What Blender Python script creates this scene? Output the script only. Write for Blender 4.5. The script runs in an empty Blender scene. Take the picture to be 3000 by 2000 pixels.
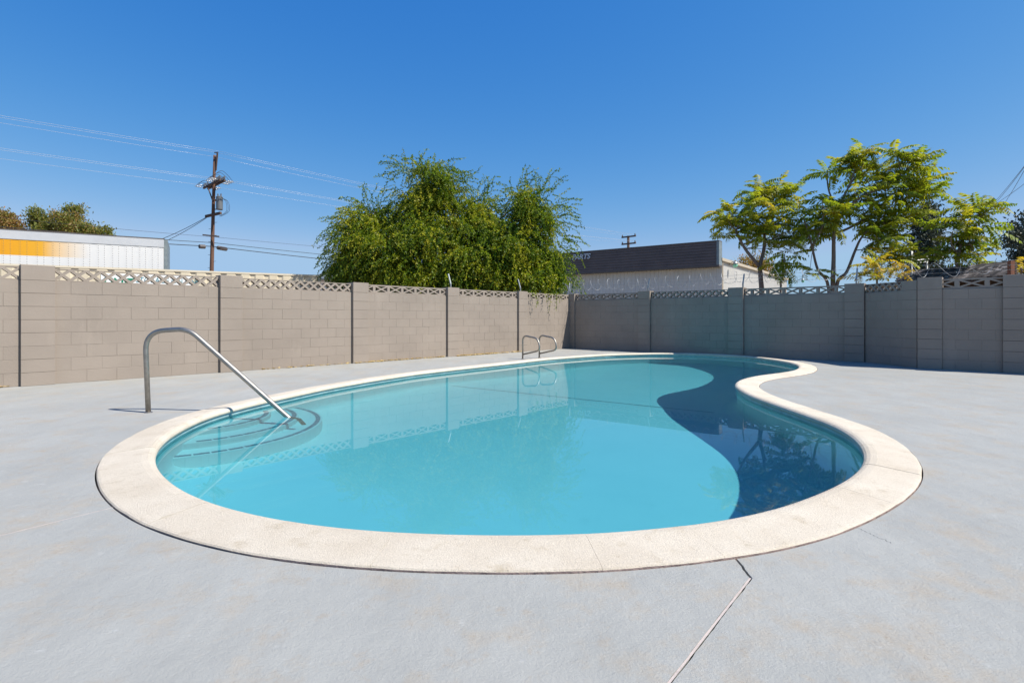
import bpy, math, random
import numpy as np
from mathutils import Vector, Matrix
from mathutils.geometry import delaunay_2d_cdt

rnd = random.Random(11)
rng = np.random.default_rng(11)
R = math.radians
scene = bpy.context.scene
COL = scene.collection

# ------------------------------------------------------------------ camera, sky, sun, exposure
CAM_H = 1.05
FPX, CX, HY = 1598.0, 1500.0, 930.0            # focal length, centre and horizon in photo pixels
cam_d = bpy.data.cameras.new('camera')
cam = bpy.data.objects.new('camera', cam_d)
COL.objects.link(cam)
cam.location = (0, 0, CAM_H)
cam.rotation_euler = (R(90), 0, 0)
cam_d.sensor_width = 36.0
cam_d.lens = FPX / 3000 * 36
cam_d.shift_y = -(1000 - HY) / 3000
cam_d.clip_start = 0.05
cam_d.clip_end = 6000
scene.camera = cam

SUN_EL = R(53)
SUN_H = Vector((0.935, -0.355)).normalized()
sun_dir = Vector((SUN_H.x * math.cos(SUN_EL), SUN_H.y * math.cos(SUN_EL), math.sin(SUN_EL)))
world = bpy.data.worlds.new('World')
scene.world = world
world.use_nodes = True
wn = world.node_tree
bg = wn.nodes['Background']
sky = wn.nodes.new('ShaderNodeTexSky')
sky.sky_type = 'NISHITA'
sky.sun_disc = False
sky.sun_elevation = SUN_EL
sky.sun_rotation = math.atan2(SUN_H.x, SUN_H.y)
sky.altitude = 100
sky.air_density = 1.0
sky.dust_density = 0.4
sky.ozone_density = 3.0
# the photograph's colour rendering of a clear sky: deeper blue overhead, softer at the horizon
SKY_K = 0.12
sep = wn.nodes.new('ShaderNodeSeparateColor')
com = wn.nodes.new('ShaderNodeCombineColor')
wn.links.new(sky.outputs[0], sep.inputs[0])
for ch, (gain, gam, top) in enumerate(((2.02, 1.868, .40), (.870, .91, .62), (.881, .378, 1.2))):
    m1 = wn.nodes.new('ShaderNodeMath'); m1.operation = 'MULTIPLY'; m1.inputs[1].default_value = SKY_K
    m2 = wn.nodes.new('ShaderNodeMath'); m2.operation = 'MINIMUM'; m2.inputs[1].default_value = top
    m3 = wn.nodes.new('ShaderNodeMath'); m3.operation = 'POWER'; m3.inputs[1].default_value = gam
    m4 = wn.nodes.new('ShaderNodeMath'); m4.operation = 'MULTIPLY'; m4.inputs[1].default_value = gain / (1.58 * SKY_K)
    wn.links.new(sep.outputs[ch], m1.inputs[0])
    for p_, q_ in ((m1, m2), (m2, m3), (m3, m4)): wn.links.new(p_.outputs[0], q_.inputs[0])
    wn.links.new(m4.outputs[0], com.inputs[ch])
wn.links.new(com.outputs[0], bg.inputs[0])
bg.inputs[1].default_value = 0.12
sl = bpy.data.lights.new('sun', 'SUN')
sl.energy = 4.8
sl.angle = R(0.5)
sl.color = (1.0, 0.95, 0.87)
sun = bpy.data.objects.new('sun', sl)
COL.objects.link(sun)
sun.location = (20, -8, 30)
sun.rotation_euler = sun_dir.to_track_quat('Z', 'Y').to_euler()
sl.cycles.is_caustics_light = True

scene.view_settings.view_transform = 'Standard'
scene.view_settings.look = 'None'
scene.view_settings.exposure = 0.66
scene.view_settings.gamma = 1.0
scene.view_settings.use_curve_mapping = False
scene.render.engine = 'CYCLES'
cy = scene.cycles
cy.use_denoising = True
cy.max_bounces = 14
cy.diffuse_bounces = 6
cy.glossy_bounces = 4
cy.transmission_bounces = 10
cy.transparent_max_bounces = 16
cy.volume_bounces = 0
cy.caustics_refractive = True
cy.caustics_reflective = False
cy.sample_clamp_indirect = 6.0

# ------------------------------------------------------------------ helpers
def gp(u, v, z=0.0):
    """photo pixel -> point of the horizontal plane at height z"""
    d = FPX * (CAM_H - z) / (v - HY)
    return Vector(((u - CX) / FPX * d, d, z))

def P(u, v, d):
    return Vector(((u - CX) / FPX * d, d, CAM_H - (v - HY) / FPX * d))

def wloc(o):
    v = Vector((0, 0, 0))
    while o:
        v = v + o.location
        o = o.parent
    return v

def attach(o, parent):
    if parent is not None:
        base = wloc(parent)
        o.parent = parent
        o.location = Vector(o.location) - base

def tag(o, label=None, cat=None, group=None, kind=None):
    if label: o['label'] = label
    if cat: o['category'] = cat
    if group: o['group'] = group
    if kind: o['kind'] = kind
    return o

def thing(name, label, cat, loc=(0, 0, 0), group=None):
    o = bpy.data.objects.new(name, None)
    COL.objects.link(o)
    o.location = loc
    o.empty_display_size = 0.2
    return tag(o, label, cat, group)

class MB:
    def __init__(self):
        self.v, self.f, self.m = [], [], []
    def add(self, vs, fs, mi=0):
        b = len(self.v)
        self.v += [tuple(p) for p in vs]
        self.f += [tuple(i + b for i in f) for f in fs]
        self.m += [mi] * len(fs)
    def hexa(self, c, mi=0):
        """8 corners: bottom ring 0-3 counter-clockwise from above, top ring 4-7"""
        self.add(c, [(3, 2, 1, 0), (4, 5, 6, 7), (0, 1, 5, 4), (1, 2, 6, 5), (2, 3, 7, 6), (3, 0, 4, 7)], mi)
    def box(self, x0, x1, y0, y1, z0, z1, mi=0):
        self.hexa([(x0, y0, z0), (x1, y0, z0), (x1, y1, z0), (x0, y1, z0),
                   (x0, y0, z1), (x1, y0, z1), (x1, y1, z1), (x0, y1, z1)], mi)
    def fbox(self, o, d, n, s0, s1, a0, a1, z0, z1, mi=0):
        """box in a frame: o 2D origin, d along, n across (n must be d turned +90 degrees)"""
        def q(s, a, z): return (o[0] + d[0] * s + n[0] * a, o[1] + d[1] * s + n[1] * a, z)
        self.hexa([q(s0, a0, z0), q(s1, a0, z0), q(s1, a1, z0), q(s0, a1, z0),
                   q(s0, a0, z1), q(s1, a0, z1), q(s1, a1, z1), q(s0, a1, z1)], mi)
    def bar(self, a, b, w, h=None, mi=0, up=(0, 0, 1)):
        a, b = Vector(a), Vector(b)
        h = w if h is None else h
        t = (b - a).normalized()
        u = Vector(up)
        if abs(t.dot(u)) > 0.95: u = Vector((0, 1, 0))
        s = t.cross(u).normalized()
        u = s.cross(t).normalized()
        c = []
        for p in (a, b):
            for x, y in ((-1, -1), (1, -1), (1, 1), (-1, 1)):
                c.append(p + s * (x * w / 2) + u * (y * h / 2))
        self.add(c, [(0, 1, 2, 3), (7, 6, 5, 4), (0, 4, 5, 1), (1, 5, 6, 2), (2, 6, 7, 3), (3, 7, 4, 0)], mi)
    def tube(self, pts, rad, n=8, mi=0, cap=True):
        pts = [Vector(p) for p in pts]
        if not hasattr(rad, '__len__'): rad = [rad] * len(pts)
        T = []
        for i in range(len(pts)):
            a = pts[max(i - 1, 0)]; b = pts[min(i + 1, len(pts) - 1)]
            T.append((b - a).normalized())
        u = Vector((0, 0, 1))
        if abs(T[0].dot(u)) > 0.9: u = Vector((1, 0, 0))
        s = T[0].cross(u).normalized()
        vs, fs = [], []
        for i, p in enumerate(pts):
            s = (s - T[i] * s.dot(T[i])).normalized()
            w = T[i].cross(s)
            for k in range(n):
                a = 2 * math.pi * k / n
                vs.append(p + (s * math.cos(a) + w * math.sin(a)) * rad[i])
        for i in range(len(pts) - 1):
            for k in range(n):
                k2 = (k + 1) % n
                fs.append((i * n + k, i * n + k2, (i + 1) * n + k2, (i + 1) * n + k))
        if cap:
            fs.append(tuple(range(n - 1, -1, -1)))
            fs.append(tuple((len(pts) - 1) * n + k for k in range(n)))
        self.add(vs, fs, mi)
    def lathe(self, c, prof, n=12, mi=0):
        vs, fs = [], []
        for r, z in prof:
            for k in range(n):
                a = 2 * math.pi * k / n
                vs.append((c[0] + r * math.cos(a), c[1] + r * math.sin(a), c[2] + z))
        for i in range(len(prof) - 1):
            for k in range(n):
                k2 = (k + 1) % n
                fs.append((i * n + k, i * n + k2, (i + 1) * n + k2, (i + 1) * n + k))
        fs.append(tuple(range(n - 1, -1, -1)))
        fs.append(tuple((len(prof) - 1) * n + k for k in range(n)))
        self.add(vs, fs, mi)
    def mesh(self, name, mats, smooth=False):
        me = bpy.data.meshes.new(name)
        me.from_pydata(self.v, [], self.f)
        for m in (mats if isinstance(mats, (list, tuple)) else [mats]):
            me.materials.append(m)
        if any(self.m): me.polygons.foreach_set('material_index', self.m)
        if smooth: me.polygons.foreach_set('use_smooth', [True] * len(self.f))
        me.update()
        return me
    def build(self, name, mats, parent=None, smooth=False):
        return put(name, self.mesh(name, mats, smooth), parent)

def put(name, me, parent=None, loc=(0, 0, 0), rot=None, scale=None):
    o = bpy.data.objects.new(name, me)
    COL.objects.link(o)
    o.location = loc
    if rot is not None: o.rotation_euler = rot
    if scale is not None: o.scale = scale
    attach(o, parent)
    return o

def np_mesh(name, V, F, mat, tint=None, smooth=False):
    """quads only, from arrays"""
    me = bpy.data.meshes.new(name)
    nv, nf = len(V), len(F)
    k = F.shape[1]
    me.vertices.add(nv)
    me.vertices.foreach_set('co', np.ascontiguousarray(V, dtype=np.float32).ravel())
    me.loops.add(nf * k)
    me.loops.foreach_set('vertex_index', np.ascontiguousarray(F, dtype=np.int32).ravel())
    me.polygons.add(nf)
    me.polygons.foreach_set('loop_start', np.arange(0, nf * k, k, dtype=np.int32))
    if smooth: me.polygons.foreach_set('use_smooth', np.ones(nf, dtype=bool))
    me.materials.append(mat)
    if tint is not None:
        at = me.attributes.new('tint', 'FLOAT', 'POINT')
        at.data.foreach_set('value', np.ascontiguousarray(tint, dtype=np.float32))
    me.update(calc_edges=True)
    me.validate()
    return me

def fillet(pts, r, n=6):
    pts = [Vector(p) for p in pts]
    rr = r if hasattr(r, '__len__') else [r] * len(pts)
    out = [pts[0]]
    for i in range(1, len(pts) - 1):
        p, a, b = pts[i], pts[i - 1], pts[i + 1]
        ra = min(rr[i], (a - p).length * .48, (b - p).length * .48)
        A = p + (a - p).normalized() * ra
        B = p + (b - p).normalized() * ra
        for k in range(n + 1):
            t = k / n
            out.append(A * (1 - t) ** 2 + p * 2 * t * (1 - t) + B * t * t)
    out.append(pts[-1])
    return out

def catmull(pts, n=5):
    pts = [Vector(p) for p in pts]
    if len(pts) < 3: return [pts[0].lerp(pts[1], k / n) for k in range(n + 1)]
    q = [pts[0] * 2 - pts[1]] + pts + [pts[-1] * 2 - pts[-2]]
    out = []
    for i in range(1, len(q) - 2):
        a, b, c, d = q[i - 1], q[i], q[i + 1], q[i + 2]
        for k in range(n):
            t = k / n
            out.append(0.5 * ((2 * b) + (c - a) * t + (2 * a - 5 * b + 4 * c - d) * t * t + (3 * b - a - 3 * c + d) * t ** 3))
    out.append(pts[-1])
    return out

# ------------------------------------------------------------------ materials
def new_mat(name):
    m = bpy.data.materials.new(name)
    m.use_nodes = True
    nt = m.node_tree
    return m, nt, nt.nodes['Principled BSDF']

def N(nt, typ, **kw):
    n = nt.nodes.new(typ)
    for k, v in kw.items(): setattr(n, k, v)
    return n

def noise(nt, scale, detail=4, rough=.55, vec=None, stretch=None):
    g = N(nt, 'ShaderNodeNewGeometry')
    src = g.outputs['Position'] if vec is None else vec
    if stretch:
        mp = N(nt, 'ShaderNodeMapping')
        mp.inputs['Scale'].default_value = stretch
        nt.links.new(src, mp.inputs['Vector'])
        src = mp.outputs[0]
    n = N(nt, 'ShaderNodeTexNoise')
    n.inputs['Scale'].default_value = scale
    n.inputs['Detail'].default_value = detail
    n.inputs['Roughness'].default_value = rough
    nt.links.new(src, n.inputs['Vector'])
    return n.outputs['Fac']

def ramp(nt, fac, stops):
    r = N(nt, 'ShaderNodeValToRGB')
    el = r.color_ramp.elements
    while len(el) < len(stops): el.new(0.5)
    for e, (p, c) in zip(el, stops):
        e.position = p
        e.color = (c[0], c[1], c[2], 1) if hasattr(c, '__len__') else (c, c, c, 1)
    nt.links.new(fac, r.inputs[0])
    return r.outputs[0]

def mix(nt, a, b, fac, mode='MIX'):
    m = N(nt, 'ShaderNodeMix', data_type='RGBA', blend_type=mode)
    for inp, val in ((m.inputs[6], a), (m.inputs[7], b)):
        if hasattr(val, 'is_linked') or isinstance(val, bpy.types.NodeSocket): nt.links.new(val, inp)
        else: inp.default_value = (val[0], val[1], val[2], 1)
    if isinstance(fac, bpy.types.NodeSocket): nt.links.new(fac, m.inputs[0])
    else: m.inputs[0].default_value = fac
    return m.outputs[2]

def bump(nt, bsdf, fac, strength, dist):
    b = N(nt, 'ShaderNodeBump')
    b.inputs['Strength'].default_value = strength
    b.inputs['Distance'].default_value = dist
    nt.links.new(fac, b.inputs['Height'])
    nt.links.new(b.outputs[0], bsdf.inputs['Normal'])

def simple(name, col, rough=.6, metal=0.0, var=0.0, vscale=3.0, bmp=0.0, bscale=60, spec=None):
    m, nt, b = new_mat(name)
    b.inputs['Roughness'].default_value = rough
    b.inputs['Metallic'].default_value = metal
    if spec is not None: b.inputs['Specular IOR Level'].default_value = spec
    if var > 0:
        f = noise(nt, vscale, 5, .6)
        c = ramp(nt, f, [(.25, [x * (1 - var) for x in col]), (.75, [min(1, x * (1 + var)) for x in col])])
        nt.links.new(c, b.inputs['Base Color'])
    else:
        b.inputs['Base Color'].default_value = (*col, 1)
    if bmp > 0: bump(nt, b, noise(nt, bscale, 5, .6), bmp, .01)
    return m

def block_mat(name, k=1.0):
    m, nt, b = new_mat(name)
    c0 = [x * k for x in (.268, .226, .187)]
    f = noise(nt, .9, 5, .6)
    c = ramp(nt, f, [(.3, [x * .90 for x in c0]), (.7, [x * 1.08 for x in c0])])
    oi = N(nt, 'ShaderNodeObjectInfo')
    c2 = ramp(nt, oi.outputs['Random'], [(0, .975), (1, 1.02)])
    c = mix(nt, c, c2, 1.0, 'MULTIPLY')
    s = ramp(nt, noise(nt, 2.2, 6, .7, stretch=(1, 1, .35)), [(.58, 0), (.75, 1)])
    c = mix(nt, c, [x * 1.12 for x in c0], s)
    d = ramp(nt, noise(nt, 7, 6, .75), [(.66, 0), (.72, 1)])
    c = mix(nt, c, [x * .72 for x in c0], mix(nt, (0, 0, 0), d, .35))
    nt.links.new(c, b.inputs['Base Color'])
    b.inputs['Roughness'].default_value = .75
    b.inputs['Specular IOR Level'].default_value = .25
    n1 = noise(nt, 45, 6, .7)
    bump(nt, b, n1, .35, .012)
    return m

M = {}
M['block'] = block_mat('painted_block')
M['mortar'] = block_mat('painted_mortar', .93)
M['screen'] = block_mat('painted_screen', 1.02)

def deck_mat():
    m, nt, b = new_mat('painted_deck')
    f = noise(nt, 1.1, 6, .6)
    c = ramp(nt, f, [(.3, (.283, .286, .270)), (.7, (.325, .326, .306))])
    s = ramp(nt, noise(nt, 2.6, 7, .72), [(.50, 0), (.66, 1)])
    c = mix(nt, c, (.335, .285, .220), mix(nt, (0, 0, 0), s, .6))
    s2 = ramp(nt, noise(nt, 8, 6, .7), [(.58, 0), (.68, 1)])
    c = mix(nt, c, (.30, .25, .19), mix(nt, (0, 0, 0), s2, .42))
    s3 = ramp(nt, noise(nt, 13, 5, .65), [(.62, 0), (.72, 1)])
    c = mix(nt, c, (.37, .372, .36), mix(nt, (0, 0, 0), s3, .6))
    sp = ramp(nt, noise(nt, 42, 5, .75), [(.55, 0), (.66, 1)])
    c = mix(nt, c, (.26, .22, .165), mix(nt, (0, 0, 0), mix(nt, sp, s, 1.0, 'MULTIPLY'), .85))
    w = ramp(nt, noise(nt, 55, 4, .6), [(.68, 0), (.73, 1)])
    c = mix(nt, c, (.37, .375, .37), mix(nt, (0, 0, 0), w, .6))
    dk = ramp(nt, noise(nt, 26, 6, .85), [(.68, 0), (.72, 1)])
    c = mix(nt, c, (.14, .135, .13), mix(nt, (0, 0, 0), dk, .55))
    br_ = ramp(nt, noise(nt, 4, 6, .7, stretch=(1, .25, 1)), [(.35, .95), (.65, 1.04)])
    c = mix(nt, c, br_, 1.0, 'MULTIPLY')
    big = ramp(nt, noise(nt, .35, 4, .6), [(.3, .97), (.7, 1.03)])
    c = mix(nt, c, big, 1.0, 'MULTIPLY')
    nt.links.new(c, b.inputs['Base Color'])
    b.inputs['Roughness'].default_value = .62
    b.inputs['Specular IOR Level'].default_value = .3
    a = N(nt, 'ShaderNodeMath', operation='ADD')
    nt.links.new(noise(nt, 90, 6, .75), a.inputs[0])
    k = N(nt, 'ShaderNodeMath', operation='MULTIPLY')
    nt.links.new(noise(nt, 12, 4, .6), k.inputs[0])
    k.inputs[1].default_value = 1.5
    nt.links.new(k.outputs[0], a.inputs[1])
    bump(nt, b, a.outputs[0], .5, .012)
    return m
M['deck'] = deck_mat()

def coping_mat():
    m, nt, b = new_mat('cast_coping')
    f = noise(nt, 1.7, 6, .65)
    c = ramp(nt, f, [(.3, (.52, .450, .355)), (.7, (.62, .560, .465))])
    g = ramp(nt, noise(nt, 110, 3, .8), [(.36, .87), (.62, 1.07)])
    c = mix(nt, c, g, .8, 'MULTIPLY')
    s = ramp(nt, noise(nt, 7, 7, .75), [(.55, 0), (.72, 1)])
    c = mix(nt, c, (.40, .33, .23), mix(nt, (0, 0, 0), s, .7))
    nt.links.new(c, b.inputs['Base Color'])
    b.inputs['Roughness'].default_value = .8
    b.inputs['Specular IOR Level'].default_value = .2
    bump(nt, b, noise(nt, 130, 5, .8), .8, .010)
    return m
M['coping'] = coping_mat()
M['coping_lip'] = simple('coping_mastic', (.30, .22, .19), .9, var=.5, vscale=14, bmp=.6, bscale=80)
M['sealant'] = simple('joint_sealant', (.42, .36, .33), .8, var=.15, vscale=20, bmp=.4)
M['dark_gap'] = simple('joint_bottom', (.05, .045, .045), 1.0)
M['soil'] = simple('dry_soil', (.24, .20, .15), .95, var=.3, vscale=.6, bmp=.5, bscale=15)

def plaster_mat():
    m, nt, b = new_mat('pool_plaster')
    f = noise(nt, .8, 6, .65)
    c = ramp(nt, f, [(.3, (.70, .81, .82)), (.7, (.78, .86, .86))])
    s = ramp(nt, noise(nt, 5, 6, .75), [(.60, 0), (.75, 1)])
    c = mix(nt, c, (.56, .68, .68), mix(nt, (0, 0, 0), s, .4))
    nt.links.new(c, b.inputs['Base Color'])
    b.inputs['Roughness'].default_value = .8
    return m
M['plaster'] = plaster_mat()
M['tile_band'] = simple('waterline_tile', (.30, .44, .45), .35, var=.3, vscale=6)
M['step_tile'] = simple('step_tile', (.10, .26, .33), .3, var=.3, vscale=20)

M['line_tile'] = simple('faded_line_tile', (.33, .45, .48), .5)
def water_mat():
    m, nt, b = new_mat('pool_water')
    out = nt.nodes['Material Output']
    nt.nodes.remove(b)
    f = N(nt, 'ShaderNodeFresnel')
    f.inputs['IOR'].default_value = 1.33
    r_ = N(nt, 'ShaderNodeBsdfRefraction')
    r_.inputs['IOR'].default_value = 1.33
    r_.inputs['Roughness'].default_value = 0.0
    r_.inputs['Color'].default_value = (.37, .738, .800, 1)
    g = N(nt, 'ShaderNodeBsdfAnisotropic')
    g.inputs['Roughness'].default_value = 0.0
    ms = N(nt, 'ShaderNodeMixShader')
    k_ = N(nt, 'ShaderNodeMath', operation='MULTIPLY')
    k_.inputs[1].default_value = .92
    nt.links.new(f.outputs[0], k_.inputs[0])
    nt.links.new(k_.outputs[0], ms.inputs[0])
    nt.links.new(r_.outputs[0], ms.inputs[1])
    nt.links.new(g.outputs[0], ms.inputs[2])
    nt.links.new(ms.outputs[0], out.inputs['Surface'])
    return m
M['water'] = water_mat()
M['steel'] = simple('brushed_steel', (.33, .305, .27), .5, 1.0, var=.2, vscale=25)
M['galv'] = simple('galvanised_steel', (.30, .32, .31), .5, .6, var=.2, vscale=20)
M['razor'] = simple('razor_wire', (.30, .31, .32), .55, .3)
M['wire_dark'] = simple('black_cable', (.02, .02, .022), .6)
M['wire_pale'] = simple('aluminium_wire', (.48, .48, .49), .4, .3)

def wood_mat(name, a, b_, sc=(9, 9, .8)):
    m, nt, b = new_mat(name)
    f = noise(nt, 3, 6, .7, stretch=sc)
    c = ramp(nt, f, [(.3, a), (.7, b_)])
    nt.links.new(c, b.inputs['Base Color'])
    b.inputs['Roughness'].default_value = .85
    bump(nt, b, f, .5, .02)
    return m
M['pole'] = wood_mat('pole_wood', (.075, .036, .022), (.17, .085, .05))
M['pole_dark'] = wood_mat('crossarm_wood', (.05, .032, .025), (.11, .07, .05))
M['trafo'] = simple('transformer_grey', (.13, .14, .145), .5, .2, var=.15)
M['porcelain'] = simple('porcelain', (.13, .14, .15), .3)
M['bark'] = wood_mat('bark', (.13, .095, .07), (.27, .21, .165), (6, 6, 1.2))
M['bark_pale'] = wood_mat('pale_bark', (.13, .092, .075), (.24, .18, .15), (6, 6, 1.2))

def leaf_mat(name, stops, trans=.35, rough=.5):
    m, nt, b = new_mat(name)
    out = nt.nodes['Material Output']
    at = N(nt, 'ShaderNodeAttribute', attribute_name='tint')
    c = ramp(nt, at.outputs['Fac'], stops)
    nt.links.new(c, b.inputs['Base Color'])
    b.inputs['Roughness'].default_value = rough
    b.inputs['Specular IOR Level'].default_value = .35
    t = N(nt, 'ShaderNodeBsdfTranslucent')
    br = mix(nt, c, (1.25, 1.3, .7), 1.0, 'MULTIPLY')
    nt.links.new(br, t.inputs['Color'])
    ms = N(nt, 'ShaderNodeMixShader')
    ms.inputs[0].default_value = trans
    nt.links.new(b.outputs[0], ms.inputs[1])
    nt.links.new(t.outputs[0], ms.inputs[2])
    nt.links.new(ms.outputs[0], out.inputs['Surface'])
    return m
M['weeping_leaf'] = leaf_mat('weeping_leaf', [(0, (.035, .08, .010)), (.4, (.15, .22, .014)), (.75, (.30, .32, .018)), (1, (.44, .40, .04))], .48)
M['frond'] = leaf_mat('frond_leaf', [(0, (.07, .13, .018)), (.4, (.21, .265, .022)), (.75, (.40, .36, .025)), (1, (.58, .38, .03))], .50)
M['autumn'] = leaf_mat('autumn_leaf', [(0, (.10, .15, .03)), (.5, (.20, .20, .04)), (1, (.34, .17, .065))], .35)
M['needle'] = leaf_mat('dark_needles', [(0, (.022, .034, .026)), (1, (.06, .075, .045))], .1)
M['litter'] = leaf_mat('dry_leaves', [(0, (.38, .25, .09)), (1, (.60, .46, .20))], .1)

M['cream'] = simple('cream_paint', (.60, .52, .38), .55, var=.08, vscale=1.5)
M['cream_shade'] = simple('cream_rail', (.62, .55, .42), .55, var=.06, vscale=2)
M['white'] = simple('white_panel', (.78, .79, .78), .45)
M['sign_green'] = simple('sign_green', (.01, .20, .11), .5)
M['sign_teal'] = simple('sign_teal', (.06, .22, .25), .5)
M['rail_grey'] = simple('trailer_rail', (.50, .51, .52), .45, .2, var=.06)
M['rivet'] = simple('rivet', (.16, .14, .13), .4, .5)
M['frame_grey'] = simple('trailer_frame', (.20, .235, .24), .5, .3, var=.2, vscale=5)
M['rubber'] = simple('rubber', (.02, .02, .02), .8)

def trailer_skin():
    m, nt, b = new_mat('trailer_skin')
    tc = N(nt, 'ShaderNodeTexCoord')
    sx = N(nt, 'ShaderNodeSeparateXYZ')
    nt.links.new(tc.outputs['UV'], sx.inputs[0])      # x = metres from the rear end, y = height
    st = ramp(nt, sx.outputs[0], [(0, 1), (1, 1)])
    mr = N(nt, 'ShaderNodeMapRange')
    mr.inputs['From Min'].default_value = 2.3
    mr.inputs['From Max'].default_value = 4.75
    nt.links.new(sx.outputs[0], mr.inputs['Value'])
    col = ramp(nt, mr.outputs[0], [(0, (.60, .60, .59)), (.17, (.61, .54, .45)), (.42, (.62, .42, .20)), (.555, (.62, .32, .02)), (.75, (.62, .30, .008)), (1, (.62, .28, .006))])
    a = N(nt, 'ShaderNodeMath', operation='GREATER_THAN'); a.inputs[1].default_value = TR_S0
    c = N(nt, 'ShaderNodeMath', operation='LESS_THAN'); c.inputs[1].default_value = TR_S1
    k = N(nt, 'ShaderNodeMath', operation='MULTIPLY')
    nt.links.new(sx.outputs[1], a.inputs[0]); nt.links.new(sx.outputs[1], c.inputs[0])
    nt.links.new(a.outputs[0], k.inputs[0]); nt.links.new(c.outputs[0], k.inputs[1])
    nt.links.new(mix(nt, (.60, .60, .59), col, k.outputs[0]), b.inputs['Base Color'])
    b.inputs['Roughness'].default_value = .4
    return m
TR_S0, TR_S1 = 3.21, 3.75
M['trailer'] = trailer_skin()
M['fascia'] = simple('brown_fascia', (.105, .080, .072), .6, var=.2, vscale=1.2, bmp=.2, bscale=20)
M['fascia_trim'] = simple('fascia_trim', (.09, .075, .068), .55, var=.15)
M['metal_wall'] = simple('white_metal_wall', (.56, .545, .51), .5, var=.06, vscale=.7)
M['roof_metal'] = simple('roof_metal', (.40, .36, .31), .5, .2, var=.1)
M['tan_trim'] = simple('tan_trim', (.42, .36, .27), .6, var=.1)
M['sign_white'] = simple('letter_white', (.42, .48, .54), .5)
M['lamp_green'] = simple('lamp_glass', (.25, .62, .42), .2)
def shingle_mat():
    m, nt, b = new_mat('weathered_shingle')
    oi = N(nt, 'ShaderNodeObjectInfo')
    c = ramp(nt, oi.outputs['Random'], [(0, (.018, .015, .016)), (.55, (.05, .042, .04)), (.8, (.13, .11, .10)), (1, (.34, .30, .28))])
    g = ramp(nt, noise(nt, 6, 6, .7, stretch=(2, 2, 9)), [(.35, .5), (.65, 1.3)])
    nt.links.new(mix(nt, c, g, 1.0, 'MULTIPLY'), b.inputs['Base Color'])
    b.inputs['Roughness'].default_value = .9
    return m
M['shingle'] = shingle_mat()
M['rust'] = simple('rusty_post', (.22, .09, .05), .9, var=.4, vscale=8)
M['house_roof'] = simple('grey_roof', (.10, .115, .13), .8, var=.2)
M['house_wall'] = simple('pale_wall', (.68, .60, .55), .7)
M['window_dark'] = simple('window_glass', (.03, .035, .04), .1)

# ------------------------------------------------------------------ pool outline
OUT_PX = [(1505,1676),(1688,1674),(1828,1668),(1973,1654),(2141,1631.7),(2268,1615),(2357,1595),(2446,1567),(2500,1546),(2580,1506),
 (2634,1476),(2670,1450),(2701,1415),(2710,1384),(2701,1357),(2670,1317),(2625,1286),(2580,1263),(2513,1237),(2446,1217.5),(2379,1196),
 (2312.5,1176),(2268,1160.7),(2228,1140.6),(2219,1128.5),(2232,1118),(2268,1109),(2335,1100.4),(2384,1091.5),(2397,1080),(2387,1071),
 (2357,1063),(2302,1054),(2245,1047),(2134,1038.5),(2000,1034.5),(1885,1034),(1757,1037.5),(1700,1041),(1578.6,1049.5),(1446,1064),(1298,1079),
 (1179,1092),(1050,1110.5),(900,1134.5),(791,1157),(700,1175),(629,1191),(544,1212),(476,1234),(395,1269),(336,1303),(293,1341),(278,1370),(275.5,1398),
 (288,1438),(335,1491),(437,1549),(616,1601),(760,1631),(994,1659),(1250,1672)]
COP_Z = 0.016
pts = np.array([gp(u, v, 0.010)[:2] for u, v in OUT_PX])

def resample(p, n):
    q = np.vstack([p, p[:1]])
    s = np.concatenate([[0], np.cumsum(np.linalg.norm(np.diff(q, axis=0), axis=1))])
    t = np.linspace(0, s[-1], n, endpoint=False)
    return np.stack([np.interp(t, s, q[:, 0]), np.interp(t, s, q[:, 1])], 1), s[-1]

def smooth_closed(p, sig):
    n = len(p)
    k = np.fft.fftfreq(n) * n
    w = np.exp(-0.5 * (2 * np.pi * k * sig / n) ** 2)
    return np.stack([np.fft.ifft(np.fft.fft(p[:, i]) * w).real for i in (0, 1)], 1)

NC = 480
outer, perim = resample(pts, NC)
outer = smooth_closed(outer, 0.27 / (perim / NC))
outer, perim = resample(outer, NC)
AREA = 0.5 * np.sum(outer[:, 0] * np.roll(outer[:, 1], -1) - np.roll(outer[:, 0], -1) * outer[:, 1])
if AREA < 0:
    outer = outer[::-1].copy()
def inward(p):
    t = np.roll(p, -1, 0) - np.roll(p, 1, 0)
    t /= np.linalg.norm(t, axis=1)[:, None]
    return np.stack([-t[:, 1], t[:, 0]], 1)
IN = inward(outer)
def ring(off):
    q = outer + IN * off
    if off > .3: q = smooth_closed(q, 1.0 + off * 2.5)
    return q
def inside(poly, x, y):
    c = False
    j = len(poly) - 1
    for i in range(len(poly)):
        xi, yi = poly[i]; xj, yj = poly[j]
        if (yi > y) != (yj > y) and x < (xj - xi) * (y - yi) / (yj - yi) + xi: c = not c
        j = i
    return c

# ------------------------------------------------------------------ ground and deck (structure)
WATER_Z = -0.050
LW_O = Vector((-7.51, 8.33)); LW_D = Vector((.6773, .7358)).normalized()
RW_D = Vector((LW_D.y, -LW_D.x))                     # right wall runs at a right angle to the left one
LW_N = Vector((LW_D.y, -LW_D.x)); RW_N = Vector((-LW_D.x, -LW_D.y))
LW_LEN = 14.04
CORNER = LW_O + LW_D * LW_LEN
JOG0 = CORNER + RW_D * 8.57
JOG1 = Vector((8.43, 11.34))

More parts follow.
